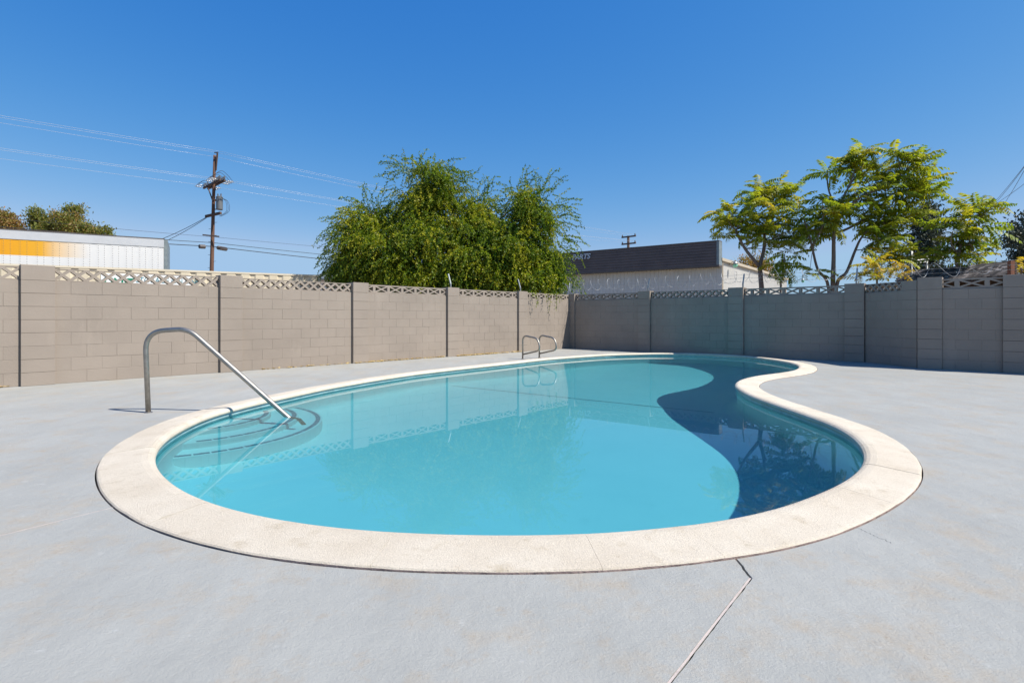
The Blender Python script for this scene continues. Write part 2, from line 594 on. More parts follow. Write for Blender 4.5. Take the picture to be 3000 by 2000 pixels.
def poly_sheet(outer_loop, hole, strips, z):
    """triangles of outer_loop without hole and strips"""
    vs, es, fs = [], [], []
    def loop(l):
        b = len(vs)
        vs.extend(Vector((float(p[0]), float(p[1]))) for p in l)
        for i in range(len(l)): es.append((b + i, b + (i + 1) % len(l)))
    loop(outer_loop)
    if hole is not None: loop(hole)
    for s in strips: loop(s)
    r = delaunay_2d_cdt(vs, es, [], 0, 1e-5)
    keep = []
    for f in r[2]:
        c = sum((r[0][i] for i in f), Vector((0, 0))) / 3
        if not inside(outer_loop, c.x, c.y): continue
        if hole is not None and inside(hole, c.x, c.y): continue
        if any(inside(s, c.x, c.y) for s in strips): continue
        keep.append(tuple(f))
    return [(p.x, p.y) for p in r[0]], keep

# ground: a ring of big quads to the horizon around the yard, the pool left open
deck_hole = outer - IN * 0.007
g_outer = [(-2500, -2500), (2500, -2500), (2500, 2500), (-2500, 2500)]
v2, tr = poly_sheet(g_outer, ring(0.05), [], 0)
gm = MB(); gm.add([(x, y, -0.07) for x, y in v2], tr)
tag(gm.build('ground', M['soil']), kind='structure')

def strip(pts_, w):
    l, r_ = [], []
    pp = [Vector(p) for p in pts_]
    for i, p in enumerate(pp):
        a = pp[max(i - 1, 0)]; b = pp[min(i + 1, len(pp) - 1)]
        t = (b - a).normalized()
        nrm = Vector((-t.y, t.x))
        l.append(p + nrm * w / 2); r_.append(p - nrm * w / 2)
    return [tuple(p) for p in l + r_[::-1]]
def wob(a, b, n, amp):
    a, b = Vector(a), Vector(b)
    t = (b - a).normalized(); nr = Vector((-t.y, t.x))
    return [a.lerp(b, k / n) + nr * (rnd.uniform(-amp, amp) if 0 < k < n else 0) for k in range(n + 1)]
j1a = gp(2120, 1590).xy; j1b = gp(2143, 1634).xy; j1c = gp(2200, 1691).xy; j1d = gp(1960, 2000).xy
j1e = j1d + (j1d - j1c).normalized() * 8
j2a = gp(360, 1478).xy; j2b = gp(0, 1568).xy
j2c = j2b + (j2b - j2a).normalized() * 9
j3a = gp(2480, 1530).xy; j3b = gp(2520, 1553).xy; j3c = gp(2610, 1590).xy; j3d = j3c + (j3c - j3b).normalized() * 12
j4a = gp(2330, 1069).xy; j4b = gp(2460, 1066).xy
j4c = j4b + (j4b - gp(2370, 1067.5).xy).normalized() * 1.6
S1a = strip(wob(j1a, j1c, 14, .003), .011)
S1b = strip(wob(j1c, j1d, 30, .0016)[:-1] + [j1d, j1e], .013)
S2 = strip(wob(j2a, j2b, 20, .001)[:-1] + [j2b, j2c], .010)
S3 = strip(wob(j3a, j3c, 24, .010), .003)
S5 = strip(wob(gp(440, 1139).xy, gp(650, 1117).xy, 20, .012), .004)
S4 = strip([j4a, j4b, j4c], .012)
deck_outer = [(-15, -7), (13.5, -7), (13.5, 6.9), (9.9, 10.35), (8.6, 11.6), (8.5, 13.0), (CORNER.x + .1, CORNER.y + .15), (-7.6, 8.35), (-15, 0.3)]
v2, tr = poly_sheet(deck_outer, [tuple(p) for p in deck_hole], [S1a, S1b, S2, S3, S4, S5], 0)
# split in slabs where triangles hang together
par = list(range(len(tr)))
def find(i):
    while par[i] != i:
        par[i] = par[par[i]]; i = par[i]
    return i
edge = {}
for i, f in enumerate(tr):
    for a, b in ((f[0], f[1]), (f[1], f[2]), (f[2], f[0])):
        k = (min(a, b), max(a, b))
        if k in edge: par[find(i)] = find(edge[k])
        else: edge[k] = i
groups = {}
for i, f in enumerate(tr): groups.setdefault(find(i), []).append(f)
def poly_area(fs):
    return sum(abs((v2[f[1]][0]-v2[f[0]][0])*(v2[f[2]][1]-v2[f[0]][1])-(v2[f[2]][0]-v2[f[0]][0])*(v2[f[1]][1]-v2[f[0]][1]))/2 for f in fs)
deck = bpy.data.objects.new('pool_deck', None)
COL.objects.link(deck); deck['kind'] = 'structure'
for fs in groups.values():
    if poly_area(fs) < .3: continue
    mb = MB()
    ids = sorted({i for f in fs for i in f}); mp = {i: k for k, i in enumerate(ids)}
    top = [tuple(mp[i] for i in f) for f in fs]
    n = len(ids)
    cnt = {}
    for f in top:
        a, b, c = f
        (x0, y0), (x1, y1), (x2, y2) = (v2[ids[i]] for i in f)
        if (x1-x0)*(y2-y0)-(x2-x0)*(y1-y0) < 0: f = (a, c, b)
        for e in ((f[0], f[1]), (f[1], f[2]), (f[2], f[0])): cnt[e] = 1
    side = [(b, a, a + n, b + n) for (a, b) in cnt if (b, a) not in cnt]
    mb.add([(v2[i][0], v2[i][1], 0) for i in ids] + [(v2[i][0], v2[i][1], -.06) for i in ids], top + side)
    mb.build('slab', M['deck'], deck)
fm = MB()
def filler(line, w, shift, z):
    pp = [Vector(p) for p in line]
    for a, b in zip(pp[:-1], pp[1:]):
        t = (b - a).normalized(); nr = Vector((-t.y, t.x))
        q = [a + nr * (shift - w / 2), a + nr * (shift + w / 2), b + nr * (shift + w / 2), b + nr * (shift - w / 2)]
        fm.add([(p.x, p.y, z) for p in q], [(0, 3, 2, 1)])
filler([j1c, j1d, j1e], .0078, -.0023, -.002)
filler([j2a, j2b, j2c], .009, 0, -.0006)
fm.build('joint_sealant', M['sealant'], deck)
v2b, trb = poly_sheet(deck_outer, ring(0.05), [], 0)
jm = MB(); jm.add([(x, y, -.045) for x, y in v2b], trb)
jm.build('joint_bottom', M['dark_gap'], deck)

# ------------------------------------------------------------------ swimming pool
pool = thing('swimming_pool', 'kidney shaped swimming pool with pale rounded coping set in the grey deck', 'swimming pool', (1.0, 8.0, 0))
BRK_A, BRK_B = Vector((-.63, 10.1)), Vector((2.36, 8.17))
bt = (BRK_B - BRK_A).normalized(); bnrm = Vector((-bt.y, bt.x))
def depth_at(x, y):
    q = (Vector((x, y)) - BRK_A).dot(bnrm)
    if q <= 0: d = 1.5 + .40 * max(-1, q / 6)
    else: d = 1.5 + .85 * min(1, q / 3.0) ** 1.0
    return d
WALL_IN = 0.31
RC = 0.22
sh = MB()
rings = []
for off, zf in [(WALL_IN, None), (WALL_IN, .2), (WALL_IN, .45)] + [(WALL_IN + RC * (1 - math.cos(a)), a) for a in (0, R(22), R(45), R(68), R(90))]:
    rings.append((off, zf))
cur = ring(WALL_IN)
allv, allf = [], []
prev = None
for k, (off, zf) in enumerate(rings):
    q = ring(off)
    if k == 0: zs = [-.03] * NC
    elif k == 1: zs = [-.22] * NC
    elif k == 2: zs = [-.5] * NC
    else: zs = [-(depth_at(*p) - RC) - RC * math.sin(zf) for p in q]
    b = len(allv)
    allv += [(p[0], p[1], z) for p, z in zip(q, zs)]
    if prev is not None:
        for i in range(NC):
            i2 = (i + 1) % NC
            allf.append((prev + i, prev + i2, b + i2, b + i))
    prev = b
last = ring(rings[-1][0])
lastl = [tuple(p) for p in last]
vs = [Vector(p) for p in lastl]
es = [(i, (i + 1) % NC) for i in range(NC)]
small = ring(rings[-1][0] + .12)
sl_ = [tuple(p) for p in small]
for x in np.arange(-5, 8, .35):
    for y in np.arange(2, 18, .35):
        if inside(sl_, x, y): vs.append(Vector((x, y)))
r = delaunay_2d_cdt(vs, es, [], 0, 1e-6)
b = len(allv)
allv += [(p.x, p.y, -depth_at(p.x, p.y)) for p in r[0]]
for f in r[2]:
    c = sum((r[0][i] for i in f), Vector((0, 0))) / 3
    if inside(lastl, c.x, c.y): allf.append(tuple(i + b for i in f))
sh.add(allv, allf)
shell = sh.build('pool_shell', M['plaster'], pool, smooth=True)
shell['label'] = 'pale blue plaster basin of the pool'
tb = MB()
q = ring(WALL_IN + .006)
for i in range(NC):
    i2 = (i + 1) % NC
    tb.add([(q[i][0], q[i][1], -.03), (q[i2][0], q[i2][1], -.03), (q[i2][0], q[i2][1], -.20), (q[i][0], q[i][1], -.20)], [(0, 1, 2, 3)])
tile_band = tb.build('tile_band', M['tile_band'], pool, smooth=True)
bl = MB()
prev = None
for k in range(-40, 60):
    p = BRK_A + bt * (k * .1)
    if not inside(sl_, p.x, p.y): prev = None; continue
    a, c = p - bnrm * .022, p + bnrm * .022
    cur = [(a.x, a.y, -depth_at(a.x, a.y) + .008), (c.x, c.y, -depth_at(c.x, c.y) + .008)]
    if prev: bl.add([prev[0], cur[0], cur[1], prev[1]], [(0, 1, 2, 3)])
    prev = cur
brk = bl.build('break_line', M['line_tile'], pool)

# steps in the shallow end, each edged with a row of dark tiles
SC = Vector((-3.68, 6.2))
receivers = [shell, tile_band, brk]
rim_in = [tuple(p) for p in ring(WALL_IN + .02)]
tile_me = MB()
tile_me.box(-.066, .066, -.026, .026, -.004, .004)
tile_mesh = tile_me.mesh('tile', M['step_tile'])
for (rad, top) in ((.86, -.27), (1.17, -.50), (1.44, -.74)):
    sm = MB()
    n = 72
    rim = [(SC.x + rad * math.cos(2 * math.pi * k / n), SC.y + rad * math.sin(2 * math.pi * k / n)) for k in range(n)]
    sm.lathe((SC.x, SC.y, 0), [(rad, -1.6), (rad, top - .02), (rad - .006, top - .005), (rad - .02, top)], n)
    st = sm.build('step', M['plaster'], pool, smooth=False)
    receivers.append(st)
    rt = rad - .050
    nt_ = int(2 * math.pi * rt / .146)
    for k in range(nt_):
        a = 2 * math.pi * k / nt_
        x, y = SC.x + rt * math.cos(a), SC.y + rt * math.sin(a)
        if not inside(rim_in, x, y): continue
        if -.25 < a - 0 < 0 and rad > 2: continue
        t = put('tile', tile_mesh, st, (x, y, top + .003), (0, 0, a + math.pi / 2))
        receivers.append(t)

# coping: cast pieces with a rounded nose over the water
prof = [(0.0, -.050, 1), (0.0, .006, 1), (.006, COP_Z - .003, 0), (.02, COP_Z, 0), (.14, COP_Z + .011, 0), (.255, COP_Z + .022, 0), (.295, COP_Z + .021, 0),
        (.318, COP_Z + .014, 0), (.334, COP_Z + .001, 0), (.340, COP_Z - .015, 0), (.336, COP_Z - .030, 0), (.324, COP_Z - .041, 0), (.30, COP_Z - .046, 0), (.25, COP_Z - .046, 0)]
NP = 54
start_i = min(range(NC), key=lambda i: (outer[i][0] - gp(2143, 1634).x) ** 2 + (outer[i][1] - gp(2143, 1634).y) ** 2)
fine = NC * 4
of, _ = resample(outer, fine)
inf = inward(of)
lipn = np.interp(np.arange(fine), np.arange(0, fine, 6), rng.uniform(-.004, .003, len(range(0, fine, 6))))
cuts = [start_i * 4 + round(k * fine / NP + (rnd.uniform(-8, 8) if k else 0)) for k in range(NP)] + [start_i * 4 + fine]
for a, b in zip(cuts[:-1], cuts[1:]):
    mb = MB()
    L = b - a
    seg = perim / fine
    g_ = rnd.choice((.0005, .0008, .0014))
    idx = [a + g_ / seg] + [i for i in range(a + 2, b - 1, 4)] + [b - g_ / seg]
    dz = rnd.uniform(-.0012, .0012)
    rows = []
    for x in idx:
        i0 = int(math.floor(x)); f = x - i0
        p = of[i0 % fine] * (1 - f) + of[(i0 + 1) % fine] * f
        nn = inf[i0 % fine] * (1 - f) + inf[(i0 + 1) % fine] * f
        w = lipn[i0 % fine]
        row = []
        for j, (o_, z, _m) in enumerate(prof):
            oo = o_ + (w if j < 3 else 0)
            row.append((p[0] + nn[0] * oo, p[1] + nn[1] * oo, z + dz))
        rows.append(row)
    m = len(prof)
    V = [p for row in rows for p in row]
    F, MI = [], []
    for i in range(len(rows) - 1):
        for j in range(m - 1):
            F.append((i * m + j, (i + 1) * m + j, (i + 1) * m + j + 1, i * m + j + 1))
            MI.append(1 if j == 0 else 0)
    F.append(tuple(range(m))); MI.append(0)
    F.append(tuple((len(rows) - 1) * m + j for j in range(m - 1, -1, -1))); MI.append(0)
    mb.add(V, F)
    mb.m = MI
    mb.build('coping_stone', [M['coping'], M['coping_lip']], pool)

# water: one closed body, its sides in the pool wall
wm = MB()
qw = ring(WALL_IN - .012)
r = delaunay_2d_cdt([Vector((float(p[0]), float(p[1]))) for p in qw], es, [], 0, 1e-6)
ql = [tuple(p) for p in qw]
tris = []
for f in r[2]:
    c = sum((r[0][i] for i in f), Vector((0, 0))) / 3
    if inside(ql, c.x, c.y): tris.append(tuple(f))
nv = len(r[0])
V = [(p.x, p.y, WATER_Z) for p in r[0]] + [(p.x, p.y, -3.2) for p in r[0]] + [(p.x, p.y, WATER_Z) for p in r[0]]
F = []
for f in tris:
    a, b_, c = (r[0][i] for i in f)
    if (b_ - a).cross(c - a) < 0: f = (f[0], f[2], f[1])
    F.append(f); F.append(tuple(i + nv for i in f[::-1]))
for i in range(NC):
    i2 = (i + 1) % NC
    F.append((i2 + 2 * nv, i + 2 * nv, i + nv, i2 + nv))
wm.add(V, F)
water = wm.build('pool_water', M['water'], smooth=True)
tag(water, kind='structure')
water.cycles.is_caustics_caster = True
for o in receivers: o.cycles.is_caustics_receiver = True

# ------------------------------------------------------------------ block walls
CH = 0.2032
BL = 0.4064
def bevel_block(L, D, H, c=.003):
    """box with chamfered front edges; x along, y = depth (front at y=0 side -y...), z up; front face y=+D/2"""
    mb = MB()
    x, y, z = L / 2, D / 2, H / 2
    V = [(-x, -y, -z), (x, -y, -z), (x, -y, z), (-x, -y, z),
         (-x, y - c, -z), (x, y - c, -z), (x, y - c, z), (-x, y - c, z),
         (-x + c, y, -z + c), (x - c, y, -z + c), (x - c, y, z - c), (-x + c, y, z - c)]
    F = [(3, 2, 1, 0)[::-1], (0, 1, 5, 4)[::-1], (1, 2, 6, 5)[::-1], (2, 3, 7, 6)[::-1], (3, 0, 4, 7)[::-1],
         (4, 5, 9, 8)[::-1], (5, 6, 10, 9)[::-1], (6, 7, 11, 10)[::-1], (7, 4, 8, 11)[::-1], (8, 9, 10, 11)[::-1]]
    mb.add(V, F)
    return mb
BT = .152
M_block = bevel_block(.400, BT, .197).mesh('block', M['block'])
M_half = bevel_block(.197, BT, .197).mesh('half_block', M['block'])
M_pil = bevel_block(.404, .26, .199).mesh('pilaster_block', M['block'])

def clip(poly, axis, val, keep_greater):
    out = []
    for i in range(len(poly)):
        a, b_ = poly[i], poly[(i + 1) % len(poly)]
        ia = (a[axis] >= val) if keep_greater else (a[axis] <= val)
        ib = (b_[axis] >= val) if keep_greater else (b_[axis] <= val)
        if ia: out.append(a)
        if ia != ib:
            t = (val - a[axis]) / (b_[axis] - a[axis])
            out.append((a[0] + (b_[0] - a[0]) * t, a[1] + (b_[1] - a[1]) * t))
    return out
def screen_mesh(name, w, h, fx, fy, bar, depth, x0=None, x1=None):
    """openwork block: a cross in a frame; extruded along y (front at y=0, back at -depth)"""
    iw, ih = w - 2 * fx, h - 2 * fy
    dl = math.hypot(iw, ih)
    dx = bar / 2 * dl / ih          # shift of a diagonal along x
    dy = bar / 2 * dl / iw
    cx, cz = w / 2, h / 2
    L_, R_, B_, T_ = fx, w - fx, fy, h - fy
    holes = [[(L_ + dx, T_), (cx, cz + dy), (R_ - dx, T_)], [(L_ + dx, B_), (R_ - dx, B_), (cx, cz - dy)],
             [(L_, B_ + dy), (cx - dx, cz), (L_, T_ - dy)], [(R_, B_ + dy), (R_, T_ - dy), (cx + dx, cz)]]
    a, b_ = (0 if x0 is None else x0), (w if x1 is None else x1)
    hs = []
    for hl in holes:
        hl = clip(clip(hl, 0, a, True), 0, b_, False)
        if len(hl) >= 3: hs.append(hl)
    rect = [(a, 0), (b_, 0), (b_, h), (a, h)]
    vs, es = [], []
    for l in [rect] + hs:
        bb = len(vs)
        vs += [Vector(p) for p in l]
        es += [(bb + i, bb + (i + 1) % len(l)) for i in range(len(l))]
    r = delaunay_2d_cdt(vs, es, [], 0, 1e-5)
    keep = []
    for f in r[2]:
        p = [r[0][i] for i in f]
        c = (p[0] + p[1] + p[2]) / 3
        if any(inside(hl, c.x, c.y) for hl in hs): continue
        if (p[1] - p[0]).cross(p[2] - p[0]) < 0: f = (f[0], f[2], f[1])
        keep.append(tuple(f))
    n = len(r[0])
    cnt = {e: 1 for f in keep for e in ((f[0], f[1]), (f[1], f[2]), (f[2], f[0]))}
    side = [(e[1], e[0], e[0] + n, e[1] + n) for e in cnt if (e[1], e[0]) not in cnt]
    mb = MB()
    off = (a + b_) / 2
    mb.add([(p.x - off, 0, p.y) for p in r[0]] + [(p.x - off, -depth, p.y) for p in r[0]],
           [f for f in keep] + [tuple(i + n for i in f[::-1]) for f in keep] + side)
    # front must look along +y in block space: flip x winding
    mb.f = [tuple(f[::-1]) for f in mb.f]
    return mb.mesh(name, M['screen'])
SCR_A = screen_mesh('lattice_block', .2025, .2, 0.0, .016, .040, .095)
SCR_B = screen_mesh('cross_block', .405, .2, .034, .030, .030, .095)
SCR_BL = screen_mesh('cross_half_block', .405, .2, .034, .030, .030, .095, x1=.2025)
SCR_BR = screen_mesh('cross_half_block', .405, .2, .034, .030, .030, .095, x0=.2025)

def wall_frame(o, d, n):
    ang = math.atan2(-d.y, -d.x)       # block +y must look along n
    # block axes: x' = rotated x, y' = rotated y ; want y' = n
    ang = math.atan2(n.y, n.x) - math.pi / 2
    def at(s, off, z): return Vector((o.x + d.x * s + n.x * off, o.y + d.y * s + n.y * off, z))
    return at, ang

def lay_panel(wall, o, d, n, s0, s1, style, phase=0, courses=8, z_off=0.0):
    at, ang = wall_frame(o, d, n)
    flip = 1 if Vector((math.cos(ang), math.sin(ang))).dot(d) > 0 else -1
    for c in range(courses):
        z = CH * (c + .5) + z_off
        edges = []
        x = s0 + (BL if (c + phase) % 2 == 0 else BL / 2)
        edges = [s0]
        while x < s1 - .03:
            edges.append(x); x += BL
        edges.append(s1)
        for a, b_ in zip(edges[:-1], edges[1:]):
            L = b_ - a
            if L < .05: continue
            half = L < .30
            me = M_half if half else M_block
            gap = rnd.choice((.0004, .0004, .0008, .002, .0035, .005))
            sc = (L - gap) / (.197 if half else .400)
            zs = (CH - rnd.choice((.0004, .001, .002, .0035, .0045))) / .197
            put('block', me, wall, at((a + b_) / 2, -BT / 2 + rnd.uniform(-.0012, .0018), z), (rnd.uniform(-.004, .004), 0, ang + rnd.uniform(-.003, .003)), (sc, 1, zs))
    z = CH * courses + .002 + z_off
    if style == 'A':
        k = max(1, round((s1 - s0) / .2025)); w = (s1 - s0) / k
        for i in range(k):
            put('lattice_block', SCR_A, wall, at(s0 + (i + .5) * w, -.022, z), (0, 0, ang), (w / .2025, 1, 1))
    elif style == 'B':
        k = max(1, round((s1 - s0) / .405)); w = (s1 - s0) / k
        put('cross_block', SCR_BR if flip > 0 else SCR_BL, wall, at(s0 + w / 4, -.022, z), (0, 0, ang), (w / .405, 1, 1))
        for i in range(k - 1):
            put('cross_block', SCR_B, wall, at(s0 + (i + 1) * w, -.022, z), (0, 0, ang), (w / .405, 1, 1))
        put('cross_block', SCR_BL if flip > 0 else SCR_BR, wall, at(s1 - w / 4, -.022, z), (0, 0, ang), (w / .405, 1, 1))

def lay_pilaster(wall, o, d, n, s0, w=.406, proj=.062, extra=.03, courses=9, z_off=0.0):
    at, ang = wall_frame(o, d, n)
    for c in range(courses):
        e = extra if c == courses - 1 else 0
        put('pilaster_block', M_pil, wall, at(s0 + w / 2, proj - .13 + rnd.uniform(-.0012, .0012), CH * (c + .5) + e / 2 + z_off), (0, 0, ang + rnd.uniform(-.002, .002)),
            ((w - .002) / .404, 1, (CH - rnd.choice((.001, .003, .005)) + e) / .199))

def core(wall, o, d, n, s0, s1, h=CH * 8 - .004):
    mb = MB()
    nn = Vector((-d.y, d.x))
    if nn.dot(n) > 0: mb.fbox(o, d, nn, s0, s1, -BT + .004, -.0035, 0, h)
    else: mb.fbox(o, d, nn, s0, s1, .0035, BT - .004, 0, h)
    mb.build('mortar', M['mortar'], wall)

PITCH = 2.835
wl = thing('block_wall', 'sunlit tan painted block wall with openwork top course, left of the pool', 'wall', (CORNER.x, CORNER.y, 0))
for k in range(-2, 5):
    s = PITCH * k
    lay_pilaster(wl, LW_O, LW_D, LW_N, s)
    e = LW_LEN if k == 4 else s + PITCH
    lay_panel(wl, LW_O, LW_D, LW_N, s + .406, e, 'A' if k < 2 else 'B', phase=k % 2)
core(wl, LW_O, LW_D, LW_N, -2 * PITCH, LW_LEN)

wr = thing('block_wall', 'shaded grey brown block wall with openwork top behind the far end of the pool', 'wall', (CORNER.x, CORNER.y, 0))
lay_pilaster(wr, CORNER, RW_D, RW_N, -.05, w=.25, proj=.05)
lay_panel(wr, CORNER, RW_D, RW_N, .20, 2.62, 'B')
lay_pilaster(wr, CORNER, RW_D, RW_N, 2.62, extra=.035)
lay_panel(wr, CORNER, RW_D, RW_N, 3.026, 5.39, 'A', 1)
lay_pilaster(wr, CORNER, RW_D, RW_N, 5.39, extra=.04)
lay_panel(wr, CORNER, RW_D, RW_N, 5.796, 8.17, 'B')
lay_pilaster(wr, CORNER, RW_D, RW_N, 8.17, extra=.03)
core(wr, CORNER, RW_D, RW_N, 0, 8.17)
core(wr, CORNER, RW_D, RW_N, 8.172, 8.56, CH * 9 - .02)
JD = (JOG1 - JOG0).normalized(); JN = Vector((JD.y, -JD.x))
if JN.x > 0: JN = -JN
jl = (JOG1 - JOG0).length
lay_panel(wr, JOG0, JD, JN, -.02, jl - .42, 'A')
lay_pilaster(wr, JOG0, JD, JN, jl - .42, w=.40, proj=.004, extra=.0)
core(wr, JOG0, JD, JN, 0, jl - .06)
lay_pilaster(wr, JOG1, RW_D, RW_N, 0, extra=.045, proj=.02)
lay_panel(wr, JOG1, RW_D, RW_N, .406, 1.32, 'B', 1)
lay_pilaster(wr, JOG1, RW_D, RW_N, 1.32, extra=.035)
lay_panel(wr, JOG1, RW_D, RW_N, 1.726, 4.16, 'B')
lay_pilaster(wr, JOG1, RW_D, RW_N, 4.16)
lay_panel(wr, JOG1, RW_D, RW_N, 4.566, 7.0, 'A')
lay_pilaster(wr, JOG1, RW_D, RW_N, 7.0)
core(wr, JOG1, RW_D, RW_N, .02, .404, CH * 9 - .02)
core(wr, JOG1, RW_D, RW_N, .406, 7.3)

# ------------------------------------------------------------------ hand rail and grab rails
HD = 6.04
def hr(u, v, d=HD): return P(u, v, d)
hb = gp(435, 1208)
rail = thing('stair_handrail', 'bent steel handrail sloping from the deck down into the pool steps', 'handrail', hb)
path = fillet([hb + Vector((0, 0, -.05)), hr(425, 971), hr(552, 963), hr(852, 1229), hr(875, 1249)], [0, .22, .13, .1, .1], 8)
end = path[-1]
path.append(Vector((end.x + .06, end.y - .005, -.46)))
rb = MB(); rb.tube(path, .0265, 16)
rb.build('rail', M['steel'], rail, smooth=True)
fl = MB(); fl.lathe((hb.x, hb.y, 0.0005), [(.040, 0), (.040, .004), (.030, .010)], 20)
fl.build('base_collar', M['steel'], rail, smooth=False)
GN = Vector((.64, -.77)).normalized()
def grab(base, label):
    t = thing('grab_rail', label, 'grab rail', (base.x, base.y, 0), 'steel grab rails at the pool edge')
    def q(l, z): return Vector((base.x + GN.x * l, base.y + GN.y * l, z))
    pth = fillet([q(0, -.04), q(0, .60), q(.58, .53), q(.66, .24), q(.02, .115)], .17, 9)
    mb = MB(); mb.tube(pth, .021, 12)
    mb.build('rail', M['steel'], t, smooth=True)
    c = MB(); c.lathe((base.x, base.y, 0.0005), [(.036, 0), (.036, .004), (.026, .010)], 16)
    c.build('base_collar', M['steel'], t)
grab(gp(1531.4, 1050.6), 'left one of two P shaped steel grab rails at the far pool edge')
grab(gp(1580, 1048), 'right one of two P shaped steel grab rails at the far pool edge')

# leaf litter along the foot of the sunny wall
lv, lf, lt = [], [], []
def litter(s0, s1, n, spread):
    for _ in range(n):
        s = rnd.uniform(s0, s1); o_ = abs(rnd.gauss(0, spread)) + .01
        p = LW_O + LW_D * s + LW_N * o_
        a = rnd.uniform(0, 6.28); L = rnd.uniform(.018, .05); W = L * rnd.uniform(.4, .7); z = rnd.uniform(.004, .02)
        c, d = Vector((math.cos(a), math.sin(a))), Vector((-math.sin(a), math.cos(a)))
        b = len(lv)
        for k, q in enumerate((p - c * L, p + d * W * .5, p + c * L, p - d * W * .5)): lv.append((q.x, q.y, z + (rnd.uniform(0, .02) if k % 2 else 0)))
        lf.append((b, b + 1, b + 2, b + 3)); lt.extend([rnd.random()] * 4)
litter(-.9, -.1, 30, .04); litter(3.6, 5.6, 70, .03); litter(5.7, 6.5, 160, .05); litter(6.5, 8.4, 160, .03); litter(8.8, 10.4, 420, .06); litter(10.4, 11.3, 60, .05); litter(11.25, 11.5, 70, .04)
o = put('leaf_litter', np_mesh('leaf_litter', np.array(lv), np.array(lf), M['litter'], np.array(lt)))
tag(o, 'dry yellow leaves gathered along the foot of the sunlit wall', 'leaves', kind='stuff')

# ------------------------------------------------------------------ barbed and razor wire on the walls
WT = CH * 9
bw = thing('barbed_wire', 'coil of razor wire and barbed strands on slanted posts above the far wall', 'barbed wire', (CORNER.x, CORNER.y, WT))
def wire_run(stations):
    """stations: list of (point2d, outward2d)"""
    tops = []
    for p, out in stations:
        a = Vector((p.x, p.y, WT - .05)); b = Vector((p.x, p.y, WT + .13))
        c = b + Vector((out.x * .10, out.y * .10, .28))
        mb = MB(); mb.tube([a, b], .02, 6); mb.bar(b, c, .035, .02)
        mb.build('post', M['galv'], bw)
        tops.append((a, b, c))
    return tops
def out_of(n): return Vector((-n.x, -n.y))
st = [(LW_O + LW_D * (PITCH * k + .2) - LW_N * .06, out_of(LW_N)) for k in (3, 4)]
st.append((CORNER - RW_N * .06 - LW_N * .06, (out_of(LW_N) + out_of(RW_N)).normalized()))
st += [(CORNER + RW_D * s - RW_N * .06, out_of(RW_N)) for s in (2.9, 5.75, 8.4)]
st += [(JOG1 + RW_D * s - RW_N * .06, out_of(RW_N)) for s in (4.4, 7.2)]
tops = wire_run(st)
for f in (.25, .6, .95):
    mb = MB()
    pts_ = [b.lerp(c, f) for a, b, c in tops[2:]]
    fullp = []
    for p, q2 in zip(pts_[:-1], pts_[1:]):
        for k in range(8): fullp.append(p.lerp(q2, k / 8) - Vector((0, 0, .03 * 4 * (k / 8) * (1 - k / 8))))
    fullp.append(pts_[-1])
    mb.tube(fullp, .0022, 4)
    for p, q2 in zip(pts_[:-1], pts_[1:]):
        nb = int((q2 - p).length / .14)
        for k in range(nb):
            t = (k + .5) / nb
            c = p.lerp(q2, t) - Vector((0, 0, .03 * 4 * t * (1 - t)))
            for _ in range(2):
                dv = Vector((rnd.uniform(-1, 1), rnd.uniform(-1, 1), rnd.uniform(-1, 1))).normalized() * .02
                mb.bar(c - dv, c + dv, .003)
    mb.build('strand', M['galv'], bw)
def coil(a, b, rad, pitch, zc):
    a, b = Vector(a), Vector(b)
    L = (b - a).length; t = (b - a).normalized(); s = Vector((-t.y, t.x, 0)); turns = L / pitch
    n = int(turns * 18); out = []
    for k in range(n + 1):
        f = k / n; an = 2 * math.pi * turns * f
        j = 1 + .12 * math.sin(k * .37)
        c = a.lerp(b, f)
        out.append(Vector((c.x, c.y, zc + .02 * math.sin(k * .11))) + s * (math.cos(an) * rad * j) + Vector((0, 0, math.sin(an) * rad * j)) + t * (.05 * math.sin(k * .29)))
    mb = MB(); mb.tube(out, .0045, 5)
    mb.build('razor_coil', M['razor'], bw)
def v3(p): return (p.x, p.y, 0)
coil(v3(CORNER - RW_N * .14), v3(CORNER + RW_D * 8.3 - RW_N * .14), .16, .34, WT + .30)
coil(v3(JOG1 - RW_D * .9 - RW_N * 1.0), v3(JOG1 + RW_D * 1.2 - RW_N * .9), .16, .5, WT + .26)

# ------------------------------------------------------------------ cream storage container and white trailer behind the left wall
CD = Vector((.873, .488)).normalized(); CN = Vector((-CD.y, CD.x))      # CN points away from the camera side
cr = Vector((-7.11, 20.3))
cont = thing('storage_container', 'cream corrugated storage container with a sign panel behind the sunny wall', 'container', (cr.x, cr.y, 0))
cl = 12.2; chh = 2.63; cw = 2.4
mb = MB()
prev = None
x = -cl + .1; k = 0
pp = .45
prof_pts = []
while x < -.1:
    for dx, dd in ((0, .006), (.24, .006), (.29, .035), (.40, .035)):
        if x + dx < -.1: prof_pts.append((x + dx, dd))
    x += pp
prof_pts.append((-.1, .012))
for (a, da), (b_, db) in zip(prof_pts[:-1], prof_pts[1:]):
    p0 = cr + CD * a + CN * da; p1 = cr + CD * b_ + CN * db
    mb.add([(p0.x, p0.y, .14), (p1.x, p1.y, .14), (p1.x, p1.y, chh - .06), (p0.x, p0.y, chh - .06)], [(0, 1, 2, 3)])
mb.build('side_wall', M['cream'], cont)
mb = MB(); mb.fbox(cr, CD, CN, -cl, 0, -.004, .10, chh - .06, chh); mb.build('top_rail', M['cream_shade'], cont)
mb = MB(); mb.fbox(cr, CD, CN, -cl, 0, 0, .12, 0, .14); mb.build('bottom_rail', M['cream_shade'], cont)
